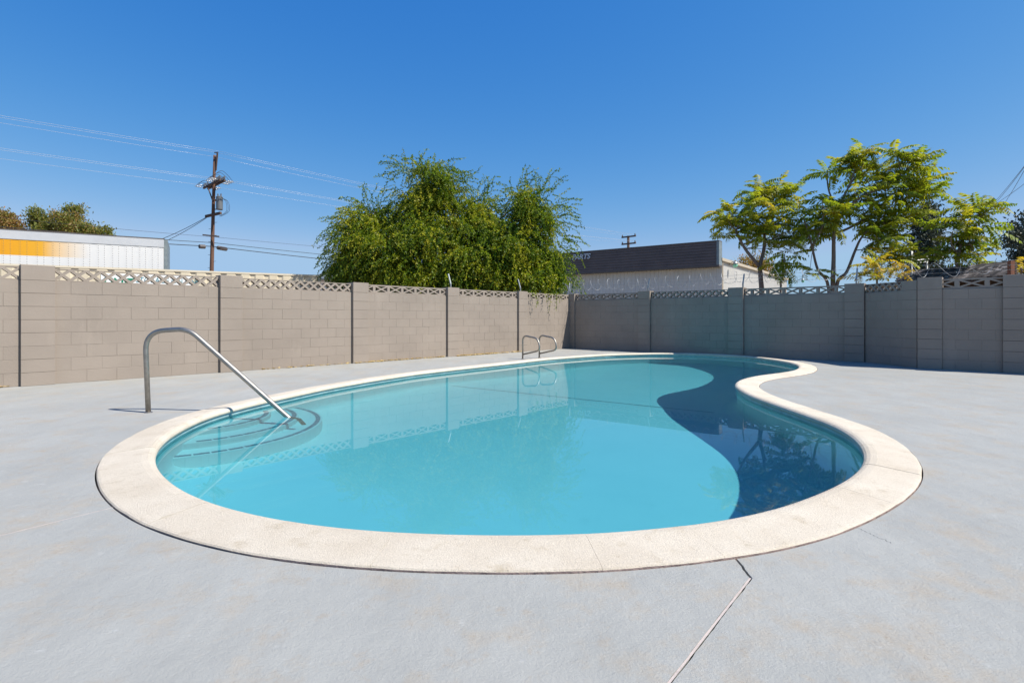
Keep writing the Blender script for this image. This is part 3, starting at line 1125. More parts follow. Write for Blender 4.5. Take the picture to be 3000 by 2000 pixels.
mb = MB(); mb.fbox(cr, CD, CN, -cl + .03, -.03, .12, cw, .14, chh - .02); mb.build('body', M['cream'], cont)
for s in (-cl, -.1):
    mb = MB(); mb.fbox(cr, CD, CN, s, s + .1, .002, .1, .14, chh - .06); mb.build('corner_post', M['cream_shade'], cont)
def on_plane(u, o, d):
    """distance s along o + d*s at photo column u"""
    rr = (u - CX) / FPX
    return (rr * o.y - o.x) / (d.x - rr * d.y)
s0, s1 = on_plane(296, cr, CD), on_plane(566, cr, CD)
mb = MB(); mb.fbox(cr, CD, CN, s0, s1, -.012, .008, 1.75, 2.44); sg = mb.build('sign_panel', M['white'], cont)
def text(name, body, size, o, d, n3, s, z, mat, parent, ext=.004, shear=0.0, align='LEFT', offset=0.0, off=0.0, sx=1.0):
    cu = bpy.data.curves.new(name, 'FONT')
    cu.body = body; cu.size = size; cu.extrude = ext; cu.shear = shear; cu.align_x = align; cu.offset = offset
    cu.materials.append(mat)
    ob = bpy.data.objects.new(name, cu)
    COL.objects.link(ob)
    p = o + d * s
    ob.location = (p.x + n3.x * off, p.y + n3.y * off, z)
    m = Matrix(((d.x, 0, n3.x), (d.y, 0, n3.y), (0, 1, 0)))
    bpy.context.view_layer.update()
    dg = bpy.context.evaluated_depsgraph_get()
    tm = bpy.data.meshes.new_from_object(ob.evaluated_get(dg))
    loc = Vector(ob.location)
    bpy.data.objects.remove(ob)
    vv = [loc + m @ Vector((v.co.x * sx, v.co.y, v.co.z)) for v in tm.vertices]
    key = {}
    ids = [key.setdefault((round(v.x, 5), round(v.y, 5), round(v.z, 5)), i) for i, v in enumerate(vv)]
    pr = list(range(len(vv)))
    def fd(i):
        while pr[i] != i: pr[i] = pr[pr[i]]; i = pr[i]
        return i
    for f in tm.polygons:
        for i in f.vertices[1:]: pr[fd(ids[i])] = fd(ids[f.vertices[0]])
    gr = {}
    for f in tm.polygons: gr.setdefault(fd(ids[f.vertices[0]]), []).append([ids[i] for i in f.vertices])
    for fs in gr.values():
        us = sorted({i for f in fs for i in f}); mp_ = {i: k for k, i in enumerate(us)}
        q_ = MB(); q_.add([vv[i] for i in us], [tuple(mp_[i] for i in f) for f in fs if len(set(f)) > 2])
        q_.build('letter', mat, parent)
CNc = Vector((CD.y, -CD.x))
text('letter', 'UNIT', .50, cr, CD, CNc, on_plane(304, cr, CD), 1.95, M['sign_green'], sg, off=.014, offset=.012, sx=.70)
text('letter', 'STORAGE ON LINE', .24, cr, CD, CNc, on_plane(398, cr, CD), 2.18, M['sign_teal'], sg, off=.014, sx=.86)

TD = Vector((.862, .507)).normalized(); TN = Vector((-TD.y, TD.x))
tr_o = Vector((-13.44, 21.1)); TL = 14.0; TH = 4.1
trl = thing('box_trailer', 'white riveted box trailer with a fading yellow stripe behind the left wall', 'trailer', (tr_o.x, tr_o.y, 0))
def trailer_face():
    me = bpy.data.meshes.new('side_panel')
    return me
seams = [on_plane(u, tr_o, TD) for u in (455, 418, 379, 339, 297, 254, 210, 165, 119, 69, 20)]
seams = sorted(seams, reverse=True)
edges = [-.02] + seams
while edges[-1] > -TL: edges.append(edges[-1] - 1.22)
for a, b_ in zip(edges[:-1], edges[1:]):
    mb = MB(); mb.fbox(tr_o, TD, TN, b_ + .008, a - .008, 0, .03, 1.2, TH - .34)
    ob = mb.build('side_panel', M['trailer'], trl)
    uv = ob.data.uv_layers.new(name='UVMap')
    for lp in ob.data.loops:
        co = ob.data.vertices[lp.vertex_index].co
        uv.data[lp.index].uv = (-(Vector((co.x, co.y)) - tr_o).dot(TD), co.z)
rv = MB()
def dome(c, r_):
    vs = [Vector((c.x, c.y, c.z)) + Vector((TD.x * math.cos(a) * r_, TD.y * math.cos(a) * r_, math.sin(a) * r_)) for a in [k * math.pi / 3 for k in range(6)]]
    t = Vector((c.x - TN.x * .012, c.y - TN.y * .012, c.z))
    rv.add(vs + [t], [(k, (k + 1) % 6, 6) for k in range(6)])
for s in seams:
    for dx in (-.09, .09):
        z = 1.3
        while z < TH - .36:
            p = tr_o + TD * (s + dx)
            dome(Vector((p.x, p.y, z)), .020); z += .085
o = rv.build('rivets', M['rivet'], trl); o['kind'] = 'stuff'
for s in seams:
    mb = MB(); mb.fbox(tr_o, TD, TN, s - .13, s + .13, -.004, .001, 1.2, TH - .34)
    ob = mb.build('seam_strip', M['trailer'], trl)
    uv = ob.data.uv_layers.new(name='UVMap')
    for lp in ob.data.loops:
        co = ob.data.vertices[lp.vertex_index].co
        uv.data[lp.index].uv = (-(Vector((co.x, co.y)) - tr_o).dot(TD), co.z)
mb = MB(); mb.fbox(tr_o, TD, TN, -TL, -.02, -.02, .06, TH - .34, TH - .03); mb.build('top_rail', M['rail_grey'], trl)
mb = MB(); mb.fbox(tr_o, TD, TN, -TL, .0, -.03, 2.6, TH - .03, TH); mb.build('roof', M['fascia_trim'], trl)
mb = MB(); mb.fbox(tr_o, TD, TN, -.02, .10, -.01, 2.6, 1.0, TH - .05); mb.build('rear_frame', M['frame_grey'], trl)
mb = MB(); mb.fbox(tr_o, TD, TN, -TL + .05, -.05, .04, 2.58, 1.1, TH - .06); mb.build('body', M['white'], trl)
for s in (-1.2, -2.5):
    for a in (.1, 2.1):
        p = tr_o + TD * s + TN * a
        mb = MB()
        c0 = Vector((p.x, p.y, .5)); c1 = c0 + Vector((TN.x * .3, TN.y * .3, 0))
        mb.tube([c0, c1], .5, 20)
        mb.build('wheel', M['rubber'], trl)
mb = MB(); mb.fbox(tr_o, TD, TN, -12.5, -12.3, .3, .5, 0, 1.1); mb.fbox(tr_o, TD, TN, -12.5, -12.3, 2.1, 2.3, 0, 1.1); mb.build('landing_leg', M['frame_grey'], trl)

# ------------------------------------------------------------------ small house far behind
hs = thing('house', 'small pale house with a dark grey gable roof beyond the container', 'house', (-14.6, 46, 0))
hx0, hx1 = (912 - CX) / FPX * 46, (985 - CX) / FPX * 46 + .8
mb = MB(); mb.box(hx0 + .3, hx1 - .2, 46, 52, 0, 4.25); mb.build('wall', M['house_wall'], hs)
mb = MB()
zt = CAM_H + (930 - 795) / FPX * 46
mb.add([(hx0, 45.6, 4.2), (hx1, 45.6, 4.2), (hx1, 49, zt + .25), (hx0 + .4, 49, zt + .25), (hx0, 52.4, 4.2), (hx1, 52.4, 4.2),
        (hx0, 45.6, 4.32), (hx1, 45.6, 4.32), (hx1, 49, zt + .37), (hx0 + .4, 49, zt + .37), (hx0, 52.4, 4.32), (hx1, 52.4, 4.32)],
       [(6, 7, 8, 9), (9, 8, 11, 10), (0, 3, 2, 1), (3, 4, 5, 2), (0, 1, 7, 6), (1, 2, 8, 7), (2, 5, 11, 8), (4, 10, 11, 5), (0, 6, 9, 3), (3, 9, 10, 4)])
mb.build('roof', M['house_roof'], hs)
mb = MB(); mb.box(hx0 + .8, hx0 + 1.5, 45.94, 46.02, 1.4, 2.6); mb.build('window', M['window_dark'], hs)

# ------------------------------------------------------------------ brown fronted metal building
BD = Vector((.803, -.595)).normalized(); BNf = Vector((-BD.y, BD.x))     # BD towards its right corner, BNf away from the camera
bo = Vector((11.4, 30.0))
bld = thing('metal_building', 'white corrugated building with a dark brown signboard fascia behind the far wall', 'building', (bo.x, bo.y, 0))
FB, FT = CAM_H + (930 - 780.6) / FPX * 30, CAM_H + (930 - 703.4) / FPX * 30
nb = 8
for k in range(nb):
    z0 = FB + .10 + (FT - FB - .16) * k / nb; z1 = FB + .10 + (FT - FB - .16) * (k + 1) / nb
    o0 = .02 * (k / nb)
    mb = MB()
    def q(s, a, z): return (bo.x + BD.x * s + BNf.x * a, bo.y + BD.y * s + BNf.y * a, z)
    mb.hexa([q(-20, -.018, z0 + .006), q(-.14, -.018, z0 + .006), q(-.14, .05, z0 + .006), q(-20, .05, z0 + .006),
             q(-20, .0, z1 - .006), q(-.14, .0, z1 - .006), q(-.14, .05, z1 - .006), q(-20, .05, z1 - .006)])
    mb.build('fascia_board', M['fascia'], bld)
mb = MB(); mb.fbox(bo, BD, BNf, -20, -.0, -.03, .55, FT - .06, FT); mb.build('top_trim', M['fascia_trim'], bld)
mb = MB(); mb.fbox(bo, BD, BNf, -20, -.0, -.03, .55, FB, FB + .10); mb.build('bottom_trim', M['fascia_trim'], bld)
mb = MB(); mb.fbox(bo, BD, BNf, -.14, -.0, -.03, .55, FB + .10, FT - .06); mb.build('end_trim', M['frame_grey'], bld)
mb = MB(); mb.fbox(bo, BD, BNf, -20, -.15, .05, .54, FB + .1, FT - .07); mb.build('fascia_back', M['fascia'], bld)
def ribbed(o, d, n, s0, s1, z0, z1, pitch, dep, a0=0.0):
    mb = MB(); s = s0; pf = []
    while s < s1:
        pf += [(s, 0), (s + pitch * .72, 0), (s + pitch * .80, -dep), (s + pitch * .92, -dep)]
        s += pitch
    pf.append((s1, 0))
    for (a, da), (b_, db) in zip(pf[:-1], pf[1:]):
        p0 = o + d * a + n * (a0 + da); p1 = o + d * b_ + n * (a0 + db)
        mb.add([(p0.x, p0.y, z0), (p1.x, p1.y, z0), (p1.x, p1.y, z1), (p0.x, p0.y, z1)], [(0, 1, 2, 3)])
    return mb
WF = .45
ribbed(bo, BD, BNf, -19.8, -.12, 0, FB + .05, .245, .03, WF).build('front_wall', M['metal_wall'], bld)
ED = BNf.copy(); EN = BD.copy() * -1
EO = bo + BD * -.12
EZ = CAM_H + (930 - 754) / FPX * 30.2
mb = ribbed(EO, ED, EN, WF, 20, 0, EZ - .15, .245, .03, 0); mb.build('side_wall', M['metal_wall'], bld)
mb = MB()
p0, p1 = EO + BD * .12, EO + ED * 20 + BD * .12
mb.fbox(EO, ED, Vector((-ED.y, ED.x)), WF, 20.2, -.16, .05, EZ - .16, EZ); mb.build('eave_trim', M['tan_trim'], bld)
mb = MB(); mb.fbox(bo, BD, BNf, -19.8, -.25, .55, 20, EZ - .2, EZ - .05); mb.build('roof', M['roof_metal'], bld)
dp = EO + ED * (WF + .35) + BD * .07
mb = MB(); mb.bar((dp.x, dp.y, 0), (dp.x, dp.y, EZ - .16), .09, .07); mb.build('downpipe', M['tan_trim'], bld)
text('letter', 'PARTS', .46, bo, BD, Vector((-BNf.x, -BNf.y)), on_plane(1729, bo, BD), FT - .50, M['sign_white'], bld, ext=.03, shear=.25, align='RIGHT', offset=.012, off=.05, sx=1.0)
def sec_lamp(u, v, d_out, label):
    s = on_plane(u, EO, ED)
    p = EO + ED * s
    z = CAM_H - (v - HY) / FPX * p.y
    L = thing('security_lamp', label, 'lamp', (p.x, p.y, z), 'security lamps on the metal building')
    a = Vector((p.x + BD.x * .03, p.y + BD.y * .03, z)); b_ = a + Vector((BD.x * d_out, BD.y * d_out, .12))
    mb = MB(); mb.tube(fillet([a, a + Vector((BD.x * d_out * .6, BD.y * d_out * .6, .16)), b_], .1), .02, 8); mb.build('bracket', M['galv'], L, smooth=True)
    mb = MB(); mb.lathe((b_.x, b_.y, b_.z - .12), [(.05, .16), (.08, .12), (.14, .06), (.15, .0)], 14); mb.build('hood', M['galv'], L, smooth=True)
    mb = MB(); mb.lathe((b_.x, b_.y, b_.z - .32), [(.05, 0), (.11, .05), (.13, .12), (.13, .198)], 14); mb.build('globe', M['lamp_green'], L, smooth=True)
sec_lamp(2134, 775, .35, 'round greenish security lamp under the near end of the eave')
sec_lamp(2335, 822, .45, 'small pale security lamp at the far end of the metal side wall')

# ------------------------------------------------------------------ poles and wires
PB = Vector((-17.45, 32.0)); LDIR = Vector((31.1, 32.0)).normalized(); PERP = Vector((LDIR.y, -LDIR.x))
FP = Vector((13.65, 64.0))
pole = thing('utility_pole', 'tall brown wooden utility pole with transformer and crossarm behind the container', 'utility pole', (PB.x, PB.y, 0))
def pz(v, d=32.0): return CAM_H - (v - HY) / FPX * d
pt = P(629, 455, 32.0); pb = P(620, 800, 32.0)
lean = (pt - pb) / (pt.z - pb.z)
def axis(z): return Vector((pb.x, 32.0, pb.z)) + lean * (z - pb.z)
mb = MB(); zs = np.linspace(0, pt.z, 9)
mb.tube([axis(z) for z in zs], [.135 - .062 * z / pt.z for z in zs], 14); mb.build('shaft', M['pole'], pole, smooth=True)
mb = MB(); a = axis(pt.z - .9) + Vector((.10, -.02, 0)); b_ = P(637, 449, 31.9); mb.bar(a, b_, .07, .07); mb.bar(b_ - Vector((.12, .1, .0)), b_ + Vector((.1, -.1, .02)), .05, .05); mb.build('top_bracket', M['pole_dark'], pole)
arm_z = pz(540)
for off in (-.12, .12):
    c = axis(arm_z) + Vector((LDIR.x * off, LDIR.y * off, 0)); h3 = Vector((PERP.x, PERP.y, 0)) * 1.45
    mb = MB(); mb.bar(c - h3, c + h3, .09, .115); mb.build('crossarm', M['pole_dark'], pole)
for s in (-1, 1):
    a = axis(arm_z - 1.1); b_ = axis(arm_z) + Vector((PERP.x, PERP.y, 0)) * (.75 * s) + Vector((-LDIR.x * .12, -LDIR.y * .12, 0))
    mb = MB(); mb.bar(a, b_, .05, .05); mb.build('brace', M['pole_dark'], pole)
insul_at = []
for t in (-1.35, -1.05, -.7, .45, .7, .95, 1.2, 1.4):
    for off in (-.12, .12):
        c = axis(arm_z + .06) + Vector((PERP.x, PERP.y, 0)) * t + Vector((LDIR.x * off, LDIR.y * off, 0))
        mb = MB(); mb.lathe(c, [(.02, 0), (.02, .06), (.06, .07), (.055, .11), (.03, .12), (.05, .13), (.045, .17), (.02, .19)], 8)
        mb.build('insulator', M['porcelain'], pole)
for t in (-1.3, -.8, .6, 1.0, 1.35):
    for s in (-1, 1):
        c = axis(arm_z) + Vector((PERP.x, PERP.y, 0)) * t + Vector((LDIR.x, LDIR.y, 0)) * (s * .2)
        e = c + Vector((LDIR.x, LDIR.y, 0)) * (s * .45)
        mb = MB(); mb.tube([c, e], .018, 6)
        for k in range(3): mb.tube([c.lerp(e, .3 + .2 * k), c.lerp(e, .34 + .2 * k)], .05, 8)
        mb.build('strain_insulator', M['porcelain'], pole)
    a = axis(arm_z) + Vector((PERP.x, PERP.y, 0)) * t
    l3 = Vector((LDIR.x, LDIR.y, 0))
    mb = MB(); mb.tube(catmull([a - l3 * .6, a - l3 * .35 + Vector((0, 0, .28)), a + Vector((0, 0, .40 + .1 * t)), a + l3 * .35 + Vector((0, 0, .30)), a + l3 * .6], 6), .012, 5)
    mb.build('jumper_wire', M['wire_dark'], pole, smooth=True)
tc = P(643, 596, 31.75)
mb = MB(); mb.lathe((tc.x, tc.y, tc.z - .38), [(.15, 0), (.18, .03), (.18, .70), (.19, .72), (.19, .75), (.10, .80)], 18); tf = mb.build('transformer', M['trafo'], pole, smooth=False)
for k in (-1, 1):
    mb = MB(); mb.lathe((tc.x + .09 * k, tc.y, tc.z + .38), [(.03, 0), (.045, .05), (.03, .08), (.045, .12), (.02, .2)], 8); mb.build('bushing', M['porcelain'], tf)
mb = MB(); mb.bar((tc.x - .30, tc.y + .1, tc.z + .2), (tc.x - .1, tc.y, tc.z + .2), .06, .1); mb.bar((tc.x - .33, tc.y + .1, tc.z - .32), (tc.x + .12, tc.y, tc.z - .36), .06, .05); mb.build('transformer_bracket', M['pole_dark'], pole)
for k in range(3):
    a = tc + Vector((.15, 0, .3)); e = P(642 + 3 * k, 634, 31.9)
    mb = MB(); mb.tube(catmull([a, a + Vector((.22 + .07 * k, 0, -.2)), a + Vector((.25 + .08 * k, 0, -.75)), e], 7), .009, 5); mb.build('drop_lead', M['wire_dark'], pole, smooth=True)
la = P(603, 634, 32.3); lb = P(647, 624, 31.6)
mb = MB(); mb.bar(la, lb, .12, .14); mb.build('lower_arm', M['pole_dark'], pole)
mb = MB(); mb.bar(P(594, 688, 31.8), P(642, 693, 31.8), .06, .07); mb.build('short_arm', M['pole_dark'], pole)
for k in range(10):
    z = 3.2 + k * .38; s = 1 if k % 2 else -1
    a = axis(z); mb = MB(); mb.bar(a + Vector((.1 * s, 0, 0)), a + Vector((.24 * s, 0, .01)), .02); mb.build('step_bolt', M['galv'], pole)

fpole = thing('utility_pole', 'distant dark pole with two crossarms above the brown fascia', 'utility pole', (FP.x, FP.y, 0))
mb = MB(); mb.tube([(FP.x, FP.y, 0), (FP.x, FP.y, pz(691, 64))], [.19, .15], 10); mb.build('shaft', M['pole_dark'], fpole, smooth=True)
far_z = (pz(694, 64), pz(714.5, 64))
for z in far_z:
    h3 = Vector((PERP.x, PERP.y, 0)) * .95; c = Vector((FP.x, FP.y - .2, z))
    d3 = Vector((1, -.25, 0)).normalized() * .56 + Vector((0, 0, .06))
    mb = MB(); mb.bar(c - h3, c + h3, .14, .16); mb.build('crossarm', M['pole_dark'], fpole)
    for t in (-.85, .85):
        mb = MB(); mb.lathe(c + Vector((PERP.x, PERP.y, 0)) * t + Vector((0, 0, .08)), [(.05, 0), (.09, .08), (.05, .22)], 8); mb.build('insulator', M['porcelain'], fpole)
LP = Vector((-48.5, 6.0))
def span(a, b_, sag, n=22):
    return [Vector(a).lerp(Vector(b_), k / n) - Vector((0, 0, sag * 4 * (k / n) * (1 - k / n))) for k in range(n + 1)]
def cable(name, label, paths, rad, mat, group, cat='wire'):
    mb = MB()
    for p in paths: mb.tube(p, rad, 5)
    o = mb.build(name, mat, smooth=True)
    tag(o, label, cat, group)
    return o
p3 = Vector((PERP.x, PERP.y, 0))
def w3(p, z, t): return Vector((p.x, p.y, z)) + p3 * t
for (t, dz), wn_ in zip(((.35, .05), (.15, .0), (-.40, -.12)), ('highest', 'middle', 'lowest')):
    a = w3(LP, 11.2, t * 1.5); c = w3(Vector((axis(pt.z).x + .1, 32)), pz(449) + dz, t); e = w3(FP, far_z[0] + .25, t * 1.8)
    cable('overhead_wire', wn_ + ' of the three thin pale wires crossing the top of the tall pole', [span(a, c, .35), span(c, e, .35)], .0055, M['wire_pale'], 'upper wires over the pole top')
for (t, dz), wn_ in zip(((1.1, .12), (.8, .10), (-1.0, .08)), ('highest', 'middle', 'lowest')):
    a = w3(LP, 9.55, t * 1.2); c = w3(Vector((axis(arm_z).x, 32)), arm_z + dz, t); e = w3(FP, far_z[1] + .25, t * .8)
    cable('overhead_wire', wn_ + ' of the three thin pale wires held by the insulator crossarm', [span(a, c, .30), span(c, e, .35)], .0055, M['wire_pale'], 'lower wires on the crossarm')
FE = w3(FP, 5.6, 0)
zc1, zc2 = pz(711), pz(722)
a1, a2 = axis(zc1), axis(zc2)
cable('cable', 'upper black communication cable hung on the lower part of the tall pole',
      [span((-36, 16, zc1 + .6), a1, .3), span(a1, (13.7, 64, 6.3), .5)], .016, M['wire_dark'], 'black cables on the pole')
lc = cable('cable', 'lower black communication cable with two splice boxes beside the tall pole',
      [span((-36, 16, zc2 + .5), a2, .3), span(a2, (13.7, 64, 5.5), .5)], .022, M['wire_dark'], 'black cables on the pole')
cable('cable', 'thin black cable passing just under the short arm of the tall pole',
      [span((-36, 16, pz(694) + .9), axis(pz(694)), .3), span(axis(pz(694)), (13.7, 64, 7.4), .4)], .008, M['wire_dark'], 'black cables on the pole')
for a, b_ in ((P(583, 722, 31.3), P(601, 723, 31.6)), (P(638, 725.5, 32.4), P(663, 730, 33.4))):
    mb = MB(); t = (b_ - a)
    mb.tube([a, a + t * .06, a + t * .94, b_], [.05, .12, .12, .05], 10); mb.build('splice_box', M['fascia_trim'], lc)
for du, dv, lab in ((0, 0, 'upper black service cable dropping from the low arm towards the trailer'), (24, 22, 'lower black service cable dropping from the low arm behind the trailer')):
    a = P(605, 636 + dv * .1, 32.2); b_ = P(385 + du, 702 + dv * .3, 36); e = a.lerp(b_, 1.7) - Vector((0, 0, .0))
    cable('cable', lab, [span(a, e, .6)], .016, M['wire_dark'], 'service cables from the low arm')
# service cables high at the right edge
for (u0, v0, u1, v1), lab in (((3030, 440, 2911, 590), 'leftmost of the thin cables slanting down at the right edge of the sky'), ((3020, 455, 2915, 592), 'middle of the thin cables slanting down at the right edge'), ((3045, 495, 2920, 590), 'lower flatter cable slanting down at the right edge'), ((3012, 470, 2940, 595), 'rightmost steep thin cable at the right edge')):
    a = P(u0, v0, 15.0); b_ = P(u1, v1, 24.0)
    d = (b_ - a)
    cable('cable', lab, [span(a - d * .4, b_ + d * .35, .12)], .007, M['wire_dark'], 'service cables at the right edge')

# ------------------------------------------------------------------ weeping tree in the middle
def strands_mesh(starts, dirs, lens, tints, leaf_l, leaf_w, step, grav, mat, name, twig=.004):
    """drooping twigs with two rows of small leaves; returns one mesh (leaves and twigs)"""
    Nn = len(starts)
    Mx = int(lens.max() / step) + 1
    p = starts.copy(); d = dirs / np.linalg.norm(dirs, axis=1)[:, None]
    PTS = np.zeros((Nn, Mx, 3)); DIR = np.zeros((Nn, Mx, 3))
    for k in range(Mx):
        PTS[:, k] = p; DIR[:, k] = d
        d = d + np.array([0, 0, -1.0]) * grav[:, None] * step + rng.normal(0, .07, (Nn, 3))
        d /= np.linalg.norm(d, axis=1)[:, None]
        p = p + d * step
    alive = (np.arange(Mx)[None, :] * step) < lens[:, None]
    base = PTS[alive]; dr = DIR[alive]
    tt = np.repeat(tints[:, None], Mx, 1)[alive]
    n = len(base)
    side = np.cross(dr, rng.normal(0, 1, (n, 3))); side /= np.linalg.norm(side, axis=1)[:, None] + 1e-9
    ld = dr * .55 + side * .85 + rng.normal(0, .25, (n, 3)) + np.array([0, 0, -.15]); ld /= np.linalg.norm(ld, axis=1)[:, None]
    wv = np.cross(ld, rng.normal(0, 1, (n, 3))); wv /= np.linalg.norm(wv, axis=1)[:, None] + 1e-9
    L = leaf_l * rng.uniform(.65, 1.25, n)[:, None]; W = leaf_w * rng.uniform(.7, 1.3, n)[:, None]
    V = np.empty((n, 4, 3))
    V[:, 0] = base; V[:, 1] = base + ld * L * .45 + wv * W; V[:, 2] = base + ld * L; V[:, 3] = base + ld * L * .45 - wv * W
    tl = np.clip(tt + rng.normal(0, .16, n), 0, 1)
    F = np.arange(n * 4).reshape(n, 4)
    V = V.reshape(-1, 3); T = np.repeat(tl, 4)
    # twigs as thin ribbons
    if twig > 0:
        a = PTS[:, :-1][alive[:, 1:]]; b_ = PTS[:, 1:][alive[:, 1:]]
        dd = b_ - a
        s = np.cross(dd, np.array([0.3, 1.0, .2])); s /= np.linalg.norm(s, axis=1)[:, None] + 1e-9
        m = len(a)
        V2 = np.empty((m, 4, 3)); V2[:, 0] = a - s * twig; V2[:, 1] = b_ - s * twig; V2[:, 2] = b_ + s * twig; V2[:, 3] = a + s * twig
        F2 = np.arange(m * 4).reshape(m, 4) + len(V)
        V = np.vstack([V, V2.reshape(-1, 3)]); F = np.vstack([F, F2]); T = np.concatenate([T, np.full(m * 4, .1)])
    return np_mesh(name, V, F, mat, T)

WD = 19.6
wt_base = P(1290, 930, WD + .3); wt_base.z = 0
wt = thing('weeping_tree', 'large bushy green tree with drooping leafy twigs hanging over the wall corner', 'tree', wt_base)
Z4 = lambda x, y, d=WD: P(920 + x / 2.45, 420 + y / 2.45, d)
k4 = WD / FPX / 2.45
lobes = [  # centre x, y, radius x, y in zoomed pixels, depth offset, clumps
 (800, 230, 200, 130, 0, 20), (800, 400, 185, 180, .1, 34), (700, 520, 180, 150, -.4, 24), (960, 330, 130, 130, .2, 10),
 (380, 520, 190, 120, 0, 24), (300, 640, 200, 140, -.2, 28), (240, 830, 150, 150, 0, 26), (450, 760, 220, 170, -.7, 40),
 (1190, 470, 160, 120, .2, 22), (1050, 600, 230, 150, -.3, 36), (800, 700, 260, 160, -.7, 44), (700, 880, 300, 120, -.8, 46),
 (1590, 380, 140, 140, 0, 22), (1610, 540, 160, 160, 0, 30), (1450, 680, 230, 170, -.5, 40), (1620, 800, 200, 160, -.2, 38),
 (1200, 800, 300, 150, -.8, 50), (1450, 920, 260, 110, -.7, 40), (1000, 930, 300, 90, -.8, 36), (400, 930, 260, 80, -.4, 32), (1690, 930, 130, 110, 0, 22),
 (1330, 570, 140, 90, 0, 16)]
S_, D_, L_, T_, G_ = [], [], [], [], []
clump_centres = []
for (cx_, cy_, rx, ry, dd, nc) in lobes:
    c = np.array(Z4(945 + (cx_ - 945) * .94, cy_, WD + dd))
    for _ in range(nc):
        while True:
            v = rng.uniform(-1, 1, 3)
            if .12 < np.linalg.norm(v) < 1: break
        cc = c + np.array([0, 0, -.26]) + v * np.array([rx * k4 * .80, min(rx, 160) * k4 * .8, ry * k4 * .72])
        clump_centres.append(cc)
        ns = int(rng.integers(15, 24))
        tint = rng.uniform(.12, .9)
        o3 = np.array([v[0] * .8, v[1] * .8 - .15, .15 + .5 * max(v[2], -.2)])
        for _k in range(ns):
            S_.append(cc + rng.normal(0, .09, 3))
            D_.append(o3 + rng.normal(0, .50, 3) + np.array([0, 0, .12]))
            L_.append(rng.uniform(.30, .95)); T_.append(tint + rng.normal(0, .08)); G_.append(rng.uniform(1.6, 4.2))
# long free sprays at the outline
for (x, y, dx, dy) in [(640, 130, -.7, .5), (700, 90, -.4, .8), (780, 150, .0, 1), (700, 160, -.9, .4), (620, 170, -.9, .2), (900, 150, .9, .6), (980, 200, .9, .45), (1010, 190, 1, .5), (1060, 240, 1, .4), (1050, 300, 1, .3), (600, 260, -1, .1),
   (1200, 330, .3, 1), (1240, 330, .4, 1), (1280, 370, .8, .6), (1260, 400, 1, .3), (1330, 420, 1, .2), (1470, 350, -.1, 1), (1480, 300, .2, 1), (1500, 270, .5, .8), (1600, 310, .1, 1), (1650, 290, .3, .9), (1680, 330, .5, .8), (1720, 380, .9, .5), (1740, 460, 1, .3), (1760, 520, 1, .1), (1770, 600, 1, .1), (1780, 640, 1, .2), (1760, 720, 1, 0), (1750, 420, 1, .35), (1790, 780, 1, -.1),
   (330, 420, -.8, .6), (260, 430, -.9, .5), (200, 500, -1, .3), (180, 540, -1, .1), (150, 600, -1, .1), (130, 700, -1, .0), (220, 470, -1, .4), (450, 410, .1, 1), (380, 400, -.2, 1), (510, 430, .4, .9), (140, 640, -1, .2), (120, 760, -1, -.1), (110, 850, -1, -.2), (1820, 850, .8, -.3), (1790, 900, .7, -.3), (1840, 960, .6, -.2)]:
    for _k in range(6):
        S_.append(np.array(Z4(x + (35 if x < 340 else 0), y + 45, WD + rng.uniform(-.5, .5))) + rng.normal(0, .12, 3)); D_.append(np.array([dx, rng.normal(0, .35), dy]) + rng.normal(0, .22, 3))
        L_.append(rng.uniform(.5, 1.05)); T_.append(rng.uniform(.15, .55)); G_.append(rng.uniform(.8, 1.9))
me = strands_mesh(np.array(S_), np.array(D_), np.array(L_), np.array(T_), .074, .022, .030, np.array(G_), M['weeping_leaf'], 'crown')
o = put('crown', me, wt); o['kind'] = 'stuff'
mb = MB()
mb.tube(catmull([wt_base, wt_base + Vector((.1, 0, .9)), wt_base + Vector((-.15, .1, 1.7)), wt_base + Vector((-.1, 0, 2.6))], 6), np.linspace(.30, .17, 19), 12)
mb.build('trunk', M['bark'], wt, smooth=True)
hub = [wt_base + Vector((-.15, .1, 1.7)), wt_base + Vector((-.1, 0, 2.5))]
for (cx_, cy_, rx, ry, dd, nc) in lobes[::1]:
    e = Z4(cx_, cy_ - ry * .4, WD + dd); h = hub[rnd.randrange(2)]
    mid = h.lerp(e, .5) + Vector((rnd.uniform(-.2, .2), rnd.uniform(-.2, .2), .25))
    mb = MB(); pth = catmull([h, h.lerp(mid, .5) + Vector((0, 0, .1)), mid, e], 5)
    mb.tube(pth, np.linspace(.085, .012, len(pth)), 7); mb.build('limb', M['bark'], wt, smooth=True)
tw = MB()
for cc in clump_centres:
    if rnd.random() < .6:
        h = min((Z4(l[0], l[1], WD + l[4]) for l in lobes), key=lambda q_: (q_ - Vector(cc)).length)
        pth = catmull([h, h.lerp(Vector(cc), .5) + Vector((rnd.uniform(-.08, .08), 0, .08)), Vector(cc)], 3)
        tw.tube(pth, np.linspace(.018, .006, len(pth)), 5, cap=False)
o = tw.build('twigs', M['bark'], wt); o['kind'] = 'stuff'
for (s, n_, ln) in ((11.95, 2, .30), (12.1, 3, .55), (12.6, 2, .45), (12.95, 2, .65), (13.25, 3, .40)):
    p = LW_O + LW_D * s + LW_N * .03
    S2_ = np.array([[p.x, p.y, WT + .02]] * n_) + rng.normal(0, .03, (n_, 3)); S2_[:, 2] = WT + .02
    D2_ = np.array([[LW_N.x + rng.normal(0, .5), LW_N.y, .2] for _ in range(n_)])
    me = strands_mesh(S2_, D2_, np.full(n_, ln) * rng.uniform(.7, 1.1, n_), np.full(n_, .6), .06, .016, .045, np.full(n_, 9.0), M['weeping_leaf'], 'hanging_sprig')
    put('hanging_sprig', me, wt)

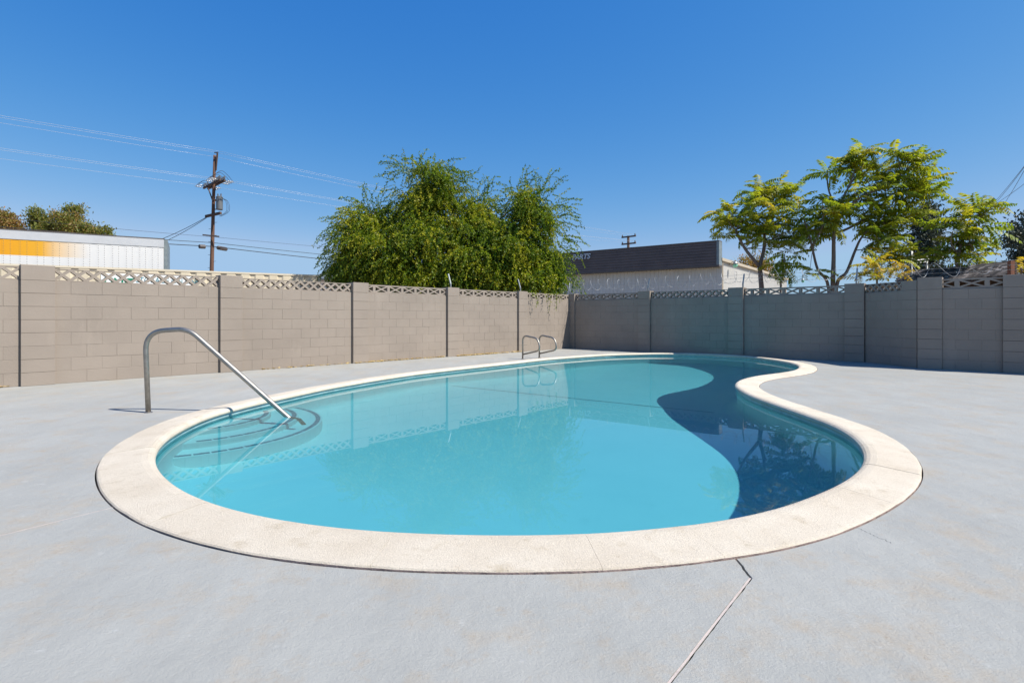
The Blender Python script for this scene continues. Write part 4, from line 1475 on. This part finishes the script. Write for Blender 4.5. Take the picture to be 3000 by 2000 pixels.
# ------------------------------------------------------------------ trees with feather leaves
def frond_arrays(L, npair, ll, lw, droop, seed):
    g = np.random.default_rng(seed)
    V, F = [], []
    p = np.array([0., 0, 0]); d = np.array([1., 0, .25]); pts_ = []
    n = npair * 2
    for k in range(n + 1):
        pts_.append((p.copy(), d.copy()))
        d = d + np.array([0, 0, -droop / n]); d /= np.linalg.norm(d); p = p + d * (L / n)
    def quad(a, b_, c, e):
        i = len(V); V.extend([a, b_, c, e]); F.append((i, i + 1, i + 2, i + 3))
    for k in range(n):
        a, da = pts_[k]; b_, db = pts_[k + 1]
        s = np.array([0, .005 * (1 - k / n) + .002, 0])
        quad(a - s, b_ - s, b_ + s, a + s)
    for k in range(npair):
        i = int((k + 1.2) / (npair + .3) * n)
        a, da = pts_[min(i, n)]
        f = math.sin(math.pi * (.22 + .70 * k / npair)) ** .6
        for sg_ in (-1, 1):
            ld = np.array([da[0] * .45, sg_ * .95, da[2] * .45 - .35]) + g.normal(0, .13, 3); ld /= np.linalg.norm(ld)
            up = np.array([0, 0, 1.]); w = np.cross(ld, up); w /= np.linalg.norm(w)
            nr = np.cross(w, ld)
            l = ll * f * g.uniform(.85, 1.1); wd = lw * f
            sag = np.array([0, 0, -.18 * l])
            m1 = a + ld * l * .35; tip = a + ld * l + sag
            q1, q2 = m1 + w * wd + nr * wd * .25, m1 - w * wd + nr * wd * .25
            r1, r2 = a + ld * l * .72 + w * wd * .62 + sag * .5, a + ld * l * .72 - w * wd * .62 + sag * .5
            quad(a, q1, q2, a + ld * .004); quad(q1, r1, r2, q2); quad(r1, tip, tip - ld * .003, r2)
    return np.array(V), np.array(F)
FR = []
for k in range(12):
    V, F = frond_arrays(.62 + .16 * rnd.random(), rnd.choice((8, 9, 10, 11)), .165, .034, rnd.uniform(.6, 1.5), 100 + k)
    FR.append((V, F))
tint_levels = [.10, .22, .32, .42, .50, .58, .66, .74, .85, .97]
FM = {}
def frond_mesh(i, tl):
    if (i, tl) not in FM:
        V, F = FR[i]
        FM[(i, tl)] = np_mesh('leaf', V, F, M['frond'], np.clip(tint_levels[tl] + rng.normal(0, .07, len(V) // 4).repeat(4), 0, 1))
    return FM[(i, tl)]
def rot_from(dirv, roll):
    x = Vector(dirv).normalized(); up = Vector((0, 0, 1))
    y = up.cross(x)
    if y.length < .05: y = Vector((0, 1, 0))
    y.normalize(); z = x.cross(y)
    m = Matrix((x, y, z)).transposed()
    return m @ Matrix.Rotation(roll, 3, 'X')
def frond_tree(t, tips, per_tip, scale, tint_mu, tint_sd, limit=300, elev=.25):
    items = []
    for c, loc_mu in tips:
        n = max(3, int(rng.normal(per_tip, per_tip * .2)))
        a0 = rng.uniform(0, 6.28)
        for k in range(n):
            a = a0 + k * 2.4 + rng.normal(0, .25)
            el = rng.normal(elev, .38)
            dv = (math.cos(a) * math.cos(el), math.sin(a) * math.cos(el), math.sin(el))
            tl = int(np.clip(np.searchsorted(tint_levels, rng.normal(tint_mu + loc_mu, tint_sd)), 0, 9))
            items.append((Vector(c) + Vector(rng.normal(0, .05, 3)), rot_from(dv, rng.normal(0, .35)), scale * rng.uniform(.7, 1.15), int(rng.integers(0, 12)), tl))
    items.sort(key=lambda it: it[0].y)
    for (c, m, s, i, tl) in items[:limit]:
        put('leaf', frond_mesh(i, tl), t, c, m.to_euler(), (s, s, s))
    rest = items[limit:]
    if rest:
        VV, FF, TT = [], [], []; b = 0
        for (c, m, s, i, tl) in rest:
            V, F = FR[i]
            W = (V * s) @ np.array(m).T + np.array(c)
            VV.append(W); FF.append(F + b); b += len(V); TT.append(np.clip(np.full(len(V), tint_levels[tl]) + rng.normal(0, .06, len(V) // 4).repeat(4), 0, 1))
        o = put('crown', np_mesh('crown', np.vstack(VV), np.vstack(FF), M['frond'], np.concatenate(TT)), t)
        o['kind'] = 'stuff'
    return len(items)
Z6 = lambda x, y, d: P(2000 + x / 2.352, 380 + y / 2.352, d)
def blobs_to_tips(blobs, d, spread, dens, drop=0.0):
    out = []
    for b in blobs:
        x, y, r_ = b[:3]; mu = b[3] if len(b) > 3 else 0
        rm = r_ / 2.352 * d / FPX
        n = max(1, int(round(dens * (r_ / 100) ** 2)))
        for _ in range(n):
            a = rng.uniform(0, 6.28); q = math.sqrt(rng.uniform(0, 1)) * rm * .85
            c = np.array(Z6(x, y, d)) - np.array([0, 0, drop]) + np.array([math.cos(a) * q, rng.uniform(-1, 1) * min(spread, rm * 1.4), math.sin(a) * q])
            out.append((c, mu * .5))
    return out
def limbs(t, paths, d, r0s, mat, name='branch'):
    nodes = []
    for pth, r0 in zip(paths, r0s):
        q = []
        for i, pnt in enumerate(pth):
            p = Z6(pnt[0], pnt[1], d + (pnt[2] if len(pnt) > 2 else 0))
            q.append(p)
        c = catmull(q, 6)
        mb = MB(); mb.tube(c, np.linspace(r0[0], r0[1], len(c)), 9); mb.build(name, mat, t, smooth=True)
        nodes += c[len(c) // 3:]
    return nodes
def twigs_to(t, nodes, tips, mat, r_=.013):
    mb = MB()
    for c, _ in tips:
        c = Vector(c)
        below = [q for q in nodes if q.z < c.z + .15] or nodes
        h = min(below, key=lambda q: (q - c).length + .3 * abs(q.z - c.z + .4))
        pth = catmull([h, h.lerp(c, .5) + Vector((rnd.uniform(-.05, .05), rnd.uniform(-.05, .05), .06)), c], 4)
        mb.tube(pth, np.linspace(r_, r_ * .45, len(pth)), 5, cap=False)
    o = mb.build('twigs', mat, t, smooth=True); o['kind'] = 'stuff'
def rooted(x, y, d):
    p = Z6(x, y, d); return Vector((p.x, p.y, 0))

# tree A: slim forked trunk
dA = 16.6
tA = thing('feather_leaf_tree', 'slim yellowing tree with a forked pale trunk beside the brown fascia', 'tree', rooted(540, 1100, dA))
g0 = rooted(548, 1100, dA); top0 = Z6(530, 940, dA)
mb = MB(); c = catmull([g0, Z6(545, 1150, dA), Z6(540, 1050, dA), top0], 6); mb.tube(c, np.linspace(.085, .06, len(c)), 12); mb.build('trunk', M['bark_pale'], tA, smooth=True)
nA = limbs(tA, [[(530, 945), (430, 820, -.1), (365, 700, -.2), (300, 610, -.3)], [(530, 945), (560, 820, .1), (566, 700, .1), (600, 560, .1), (640, 440, 0)],
                [(566, 700, .1), (660, 640, .3), (740, 560, .5)], [(365, 700, -.2), (420, 600, -.3), (480, 500, -.3)], [(560, 790, .1), (660, 730, -.2), (730, 700, -.3)], [(600, 560, .1), (680, 470, .3), (740, 400, .3)]],
           dA, [(.055, .02), (.06, .02), (.03, .01), (.03, .01), (.025, .01), (.03, .01)], M['bark_pale'])
tipsA = blobs_to_tips([(275, 510, 50, .25), (345, 600, 95, .1), (275, 680, 50, .05), (300, 560, 70, .2), (550, 410, 100, .15), (660, 400, 110, .2), (500, 520, 110, .1), (620, 560, 110), (690, 700, 110, -.1), (560, 660, 90, -.15), (780, 470, 90), (420, 700, 60, -.1), (800, 600, 70, -.1), (760, 760, 70, -.15), (480, 640, 80, -.1), (730, 350, 50, .1)], dA, 1.0, 4.1, .2)
frond_tree(tA, tipsA, 9, .95, .42, .16); twigs_to(tA, nA, tipsA, M['bark'])
# sapling between
dS = 16.0
tS = thing('feather_leaf_sapling', 'small drooping sapling standing between the two taller trees', 'tree', rooted(680, 1100, dS))
mb = MB(); c = catmull([rooted(672, 1100, dS), Z6(676, 1080, dS), Z6(690, 960, dS), Z6(705, 860, dS)], 5); mb.tube(c, np.linspace(.035, .012, len(c)), 8); mb.build('trunk', M['bark_pale'], tS, smooth=True)
tipsS = [(np.array(Z6(x, y, dS)), -.1) for x, y in ((705, 860), (690, 930), (700, 960), (680, 900))]
frond_tree(tS, tipsS, 8, .95, .36, .15, elev=-.35)
# tree B: three stems
dB = 15.8
tB = thing('feather_leaf_tree', 'tallest yellow green tree with three pale stems rising from one foot', 'tree', rooted(1035, 1100, dB))
for pth, r0 in (([(1010, 1250), (1005, 1090), (930, 960), (890, 800), (860, 690), (830, 600)], (.05, .015)), ([(1033, 1250), (1035, 1090), (1040, 900), (1045, 700), (1085, 520), (1150, 380), (1200, 240)], (.075, .015)), ([(1055, 1250), (1060, 1085), (1130, 980), (1190, 830), (1235, 740), (1330, 640), (1420, 560)], (.055, .015))):
    c = catmull([rooted(pth[0][0], 1100, dB)] + [Z6(x, y, dB) for x, y in pth[1:]], 6)
    mb = MB(); mb.tube(c, np.linspace(r0[0], r0[1], len(c)), 11); mb.build('trunk', M['bark_pale'], tB, smooth=True)
nB = limbs(tB, [[(1045, 720), (1180, 660, .2), (1330, 560, .4), (1450, 470, .4), (1580, 400, .3)], [(1060, 640), (1180, 500, -.2), (1300, 430, -.3), (1430, 360, -.3), (1540, 280, -.2)],
                [(1075, 560), (1010, 430, .2), (995, 310, .2), (1005, 260, .2)], [(1150, 380), (1250, 260, .3), (1370, 190, .3)], [(890, 800), (950, 700, -.3), (970, 600, -.3), (960, 480, -.3)],
                [(1235, 740), (1350, 760, -.3), (1450, 740, -.4)], [(1330, 640), (1480, 640, .3), (1620, 560, .4), (1740, 470, .3)], [(1200, 830), (1290, 820, .2), (1390, 810, .3)]],
           dB, [(.04, .012), (.04, .012), (.03, .01), (.025, .01), (.025, .01), (.02, .008), (.025, .008), (.015, .007)], M['bark_pale'])
tipsB = blobs_to_tips([(1120, 150, 45), (1230, 170, 90), (1245, 105, 30), (970, 260, 30, -.1), (1170, 250, 100), (1380, 220, 110), (1500, 170, 90, .05), (1590, 230, 100), (1670, 320, 80), (1720, 390, 45), (1550, 340, 120, .05), (1400, 370, 110),
   (1600, 460, 110, .1), (1490, 550, 100, .1), (1400, 640, 110), (1300, 690, 100, -.15), (1440, 760, 80), (1100, 400, 90), (1000, 470, 100, -.05), (940, 580, 100), (1010, 660, 70, -.1), (870, 640, 80, .05), (1270, 540, 80, -.05), (1390, 830, 60, .1), (1250, 440, 80), (1480, 850, 40, .1), (860, 880, 50, -.1)], dB, 1.1, 4.2, .26)
frond_tree(tB, tipsB, 9, .95, .40, .16); twigs_to(tB, nB, tipsB, M['bark'])
# shrub
dH = 15.0
tH = thing('yellow_shrub', 'bright yellow leafy shrub above the wall right of the three stemmed tree', 'shrub', rooted(1330, 1100, dH))
c = catmull([rooted(1340, 1100, dH), Z6(1340, 1080, dH), Z6(1330, 980, dH)], 5); mb = MB(); mb.tube(c, np.linspace(.04, .015, len(c)), 8); mb.build('trunk', M['bark_pale'], tH, smooth=True)
tipsH = blobs_to_tips([(1280, 960, 90, .1), (1380, 950, 90, .1), (1440, 900, 60, .1), (1240, 1010, 60, 0), (1400, 1020, 60, .15), (1300, 1030, 60, .1)], dH, .6, 4)
frond_tree(tH, tipsH, 7, .8, .70, .16); twigs_to(tH, c, tipsH, M['bark'], .008)
# tree C: right
dC = 15.0
tC = thing('feather_leaf_tree', 'broad young tree with long feathery leaves above the old shingle roof', 'tree', rooted(1900, 1000, dC))
c = catmull([rooted(1890, 1000, dC), Z6(1895, 1000, dC), Z6(1900, 860, dC), Z6(1940, 720, dC), Z6(1990, 600, dC)], 6)
mb = MB(); mb.tube(c, np.linspace(.07, .02, len(c)), 10); mb.build('trunk', M['bark'], tC, smooth=True)
nC = limbs(tC, [[(1900, 860), (1850, 780, -.2), (1860, 700, -.3)], [(1940, 720), (2030, 640, .1), (2090, 560, .2)], [(1920, 800), (2010, 780, -.3), (2080, 740, -.4)], [(1960, 660), (1930, 600, -.2), (1940, 550, -.3)]], dC, [(.025, .01)] * 4, M['bark'])
tipsC = blobs_to_tips([(1950, 570, 60, .05), (2070, 530, 60), (2100, 620, 90), (1900, 660, 80, -.1), (1870, 740, 40, -.1), (1970, 720, 90, -.05), (2090, 720, 70), (1890, 830, 80, -.2), (2040, 820, 70), (1990, 890, 70, .15), (2080, 890, 50, .2), (1800, 880, 50, -.2)], dC, .8, 4.2)
frond_tree(tC, tipsC, 7, 1.0, .40, .18); twigs_to(tC, nC, tipsC, M['bark'])
# yellow shrub at the right edge
dE = 14.0
tE = thing('yellow_shrub', 'yellow leafy shrub at the right edge behind the rusty post', 'shrub', rooted(2330, 1000, dE))
cE = catmull([rooted(2335, 1000, dE), Z6(2335, 1000, dE), Z6(2330, 960, dE)], 4); mb = MB(); mb.tube(cE, np.linspace(.03, .012, len(cE)), 8); mb.build('trunk', M['bark_pale'], tE, smooth=True)
tipsE = blobs_to_tips([(2320, 960, 40, .1), (2380, 950, 50, .1)], dE, .5, 10)
frond_tree(tE, tipsE, 6, .55, .78, .12)

# ------------------------------------------------------------------ other trees, as clouds of small leaf clumps
def clump_tree(t, blobs, leaf, n_per, mat, flat=.5, tintmu=.5, up=.6):
    VV, TT = [], []
    for (c, rx, ry, rz, n, tm) in blobs:
        c = np.array(c)
        for _ in range(n):
            v = rng.normal(0, 1, 3); v /= np.linalg.norm(v); v *= rng.uniform(.35, 1) ** .5
            cc = c + v * np.array([rx, ry, rz])
            q = cc + rng.normal(0, 1, (n_per, 3)) * np.array([leaf * 1.3, leaf * 1.3, leaf * 1.1])
            d = rng.normal(0, 1, (n_per, 3)) + v * .7 + np.array([0, 0, up]); d /= np.linalg.norm(d, axis=1)[:, None]
            w = np.cross(d, rng.normal(0, 1, (n_per, 3))); w /= np.linalg.norm(w, axis=1)[:, None]
            L = leaf * rng.uniform(.6, 1.3, n_per)[:, None]; W = L * .22
            V = np.empty((n_per, 4, 3)); V[:, 0] = q; V[:, 1] = q + d * L * .5 + w * W; V[:, 2] = q + d * L; V[:, 3] = q + d * L * .5 - w * W
            VV.append(V.reshape(-1, 3)); TT.append(np.repeat(np.clip(tm + rng.normal(0, .1) + rng.normal(0, .14, n_per), 0, 1), 4))
    V = np.vstack(VV); F = np.arange(len(V)).reshape(-1, 4)
    o = put('crown', np_mesh('crown', V, F, mat, np.concatenate(TT)), t); o['kind'] = 'stuff'
Z1 = lambda x, y, d: P(x / 3.136, 320 + y / 3.136, d)
dL = 33.0
kz = dL / FPX / 3.136
def left_tree(label, plumes, base_x):
    b = Z1(base_x, 1500, dL); b.z = 0
    t = thing('autumn_tree', label, 'tree', b, None)
    h = Z1(base_x, 1500, dL)
    mb = MB(); c = catmull([b, Vector((b.x + .1, b.y, h.z * .5)), h], 5); mb.tube(c, np.linspace(.22, .14, len(c)), 10); mb.build('trunk', M['bark'], t, smooth=True)
    bl_ = []
    for (x, y, w, hh, tm) in plumes:
        e = Z1(x, y, dL + rnd.uniform(-.8, .8))
        mb = MB(); c = catmull([h, h.lerp(e, .5) + Vector((0, 0, -.3)), e + Vector((0, 0, hh * kz * .5))], 5); mb.tube(c, np.linspace(.08, .015, len(c)), 6); mb.build('limb', M['bark'], t, smooth=True)
        bl_.append((e - Vector((0, 0, 40 * kz)), w * kz * .55, w * kz * .55, hh * kz * .75, int(16 + w * hh / 70), tm))
    clump_tree(t, bl_, .15, 16, M['autumn'], up=.9)
left_tree('reddish brown tree cut off by the left edge above the trailer', [(60, 960, 45, 60, .7), (20, 1000, 60, 70, .6), (110, 1030, 60, 60, .8), (170, 1060, 40, 50, .85), (60, 1080, 90, 60, .75), (-60, 1000, 80, 120, .6), (-140, 1040, 80, 120, .6)], 20)
left_tree('olive and rust tree with upright plumes above the trailer roof', [(320, 930, 35, 60, .4), (345, 1020, 55, 80, .35), (390, 1000, 40, 80, .4), (440, 1060, 45, 60, .5), (520, 950, 30, 35, .6), (520, 1050, 50, 70, .75), (600, 1000, 45, 80, .5), (640, 890, 32, 26, .4), (715, 895, 28, 28, .5), (620, 1080, 80, 60, .45), (690, 980, 45, 50, .7), (700, 1070, 55, 60, .6), (785, 1070, 35, 50, .4), (835, 1080, 40, 50, .5), (890, 1110, 40, 35, .6), (960, 1090, 38, 35, .4), (400, 1090, 100, 50, .4)], 560)
dK = 46.0
kk = dK / FPX / 2.352
bK = rooted(1670, 1000, dK)
tK = thing('dark_conifer', 'dark distant conifer between the yellow trees above the shingle roof', 'tree', bK)
mb = MB(); mb.tube([bK, Z6(1690, 560, dK)], [.25, .04], 8); mb.build('trunk', M['bark'], tK, smooth=True)
bl_ = []
for k in range(46):
    f = k / 45; y = 540 + f * 470; hw = 18 + 105 * f ** .8
    x = 1690 - 30 * f + rnd.uniform(-1, 1) * hw
    bl_.append((Z6(x, y, dK + rnd.uniform(-1.2, 1.2) * hw * kk), (22 + 22 * f) * kk, (22 + 22 * f) * kk, 16 * kk, 14, rnd.uniform(.1, .8)))
clump_tree(tK, bl_, .30, 12, M['needle'], up=-.1)
bK2 = rooted(2390, 1000, 40)
tK2 = thing('dark_tree', 'dark green distant tree cut off by the right edge of the picture', 'tree', bK2)
mb = MB(); mb.tube([bK2, Z6(2390, 650, 40)], [.3, .06], 8); mb.build('trunk', M['bark'], tK2, smooth=True)
k2 = 40 / FPX / 2.352
bl_ = []
for k in range(40):
    a = rnd.uniform(0, 6.28); q_ = math.sqrt(rnd.random())
    x, y = 2395 + math.cos(a) * 125 * q_, 790 + math.sin(a) * 190 * q_
    bl_.append((Z6(x, y, 40 + rnd.uniform(-2, 2)), 34 * k2, 34 * k2, 28 * k2, 14, rnd.uniform(.1, .7)))
clump_tree(tK2, bl_, .28, 12, M['needle'], up=.1)
# a little rusty crown seen over the side wall of the metal building
bR = P(2205, 930, 60); bR.z = 0
tR = thing('autumn_tree', 'small rusty crown peeping over the eave of the metal building', 'tree', bR)
mb = MB(); mb.tube([bR, P(2205, 790, 60)], [.2, .05], 8); mb.build('trunk', M['bark'], tR, smooth=True)
clump_tree(tR, [(P(u, v, 60), w, w, .5, 30, .8) for u, v, w in ((2185, 770, .8), (2210, 765, .9), (2235, 775, .8), (2205, 785, 1.2), (2240, 790, .8))], .28, 12, M['autumn'])

# ------------------------------------------------------------------ old shingle roof, rusty post and pipe rail at the right
roof = thing('shingle_roof', 'weathered dark wooden shingle roof showing above the right hand wall', 'roof', (13.0, 15.5, 0))
ra, rb_ = P(2640, 801, 17.0), P(2962, 768, 13.7)      # ridge
rz = 2.42
ra.z = CAM_H + 129 / FPX * 17.0; rb_.z = CAM_H + 162 / FPX * 13.7
dn = Vector((-.55, -.62, 0)).normalized()
slope = Vector((dn.x, dn.y, -.36)).normalized()
rdir = (rb_ - ra); rl = rdir.length; rdir.normalize()
nrm = rdir.cross(slope).normalized()
if nrm.z < 0: nrm = -nrm
rows_, cols_ = 13, 23
shm = bpy.data.meshes.new('shingle')
smb = MB(); smb.box(-.5, .5, -.5, .5, -.5, .5)
smesh = smb.mesh('shingle', M['shingle'])
for r_ in range(rows_):
    for c_ in range(cols_):
        if rnd.random() < .04: continue
        w = rl / cols_
        L = .17
        p = ra + rdir * ((c_ + .5 + (.5 if r_ % 2 else 0) * .9) * w * .96) + slope * (r_ * .085 + .07 + rnd.uniform(-.015, .02)) + nrm * (.012 + rnd.uniform(0, .018))
        tilt = rnd.uniform(.05, .22)
        xx = rdir; zz = (nrm * math.cos(tilt) - slope * -math.sin(tilt)).normalized(); yy = zz.cross(xx).normalized()
        m = Matrix((xx, yy, zz)).transposed() @ Matrix.Rotation(rnd.uniform(-.06, .06), 3, 'Z')
        put('shingle', smesh, roof, p, m.to_euler(), (w * rnd.uniform(.8, .97), L, .012))
mb = MB(); c0 = ra - rdir * .1; c1 = rb_ + rdir * .1
for k in range(6):
    o0 = slope * (k * .22)
    mb.bar(c0 + o0 - nrm * .03, c1 + o0 - nrm * .03, .08, .04)
mb.build('batten', M['pole_dark'], roof)
mb = MB()
for q_ in (ra, rb_):
    for off in (0.05, 1.15):
        p = q_ + slope * off - nrm * .06
        mb.bar((p.x, p.y, 0), (p.x, p.y, p.z), .09, .09)
mb.build('support_post', M['pole_dark'], roof)
wpl = 14
for k in range(wpl):
    a_ = c0 + (c1 - c0) * (k / wpl) + slope * .5 - nrm * .16; b2 = c0 + (c1 - c0) * ((k + .94) / wpl) + slope * .5 - nrm * .16
    mbx = MB(); mbx.bar((a_.x, a_.y, a_.z / 2), (b2.x, b2.y, b2.z / 2), .03, a_.z)
    mbx.build('wall_board', M['pole_dark'], roof)
d_ = c1 - c0
mb = MB(); u0 = c0 - nrm * .055; u1 = c1 - nrm * .055
mb.add([u0, u1, u1 + slope * 1.2, u0 + slope * 1.2, u0 - nrm * .02, u1 - nrm * .02, u1 + slope * 1.2 - nrm * .02, u0 + slope * 1.2 - nrm * .02],
       [(0, 1, 2, 3), (7, 6, 5, 4), (0, 4, 5, 1), (1, 5, 6, 2), (2, 6, 7, 3), (3, 7, 4, 0)])
mb.build('roof_deck', M['pole_dark'], roof)
rp = P(2962, 800, 12.6)
post = MB(); post.bar((rp.x, rp.y, 0), (rp.x, rp.y, CAM_H + (930 - 764) / FPX * 12.6), .09, .09)
o = post.build('rusty_post', M['rust']); tag(o, 'rusty reddish post standing at the right end of the shingle roof', 'post')
fr = thing('pipe_frame', 'thin white pipe frame behind the wall left of the shingle roof', 'pipe frame', rooted(1620, 1000, 16.2))
for (a, b_) in (((1540, 908), (1700, 890)), ((1555, 930), (1690, 906)), ((1582, 1000), (1578, 810)), ((1688, 1000), (1684, 870)), ((1578, 830), (1600, 900))):
    mb = MB(); pa, pb_ = Z6(a[0], a[1], 16.2), Z6(b_[0], b_[1], 16.2)
    if abs(a[0] - b_[0]) < 8: pa = Vector((pa.x, pa.y, 0))
    mb.tube([pa, pb_], .018, 8); mb.build('pipe', M['white'], fr, smooth=True)
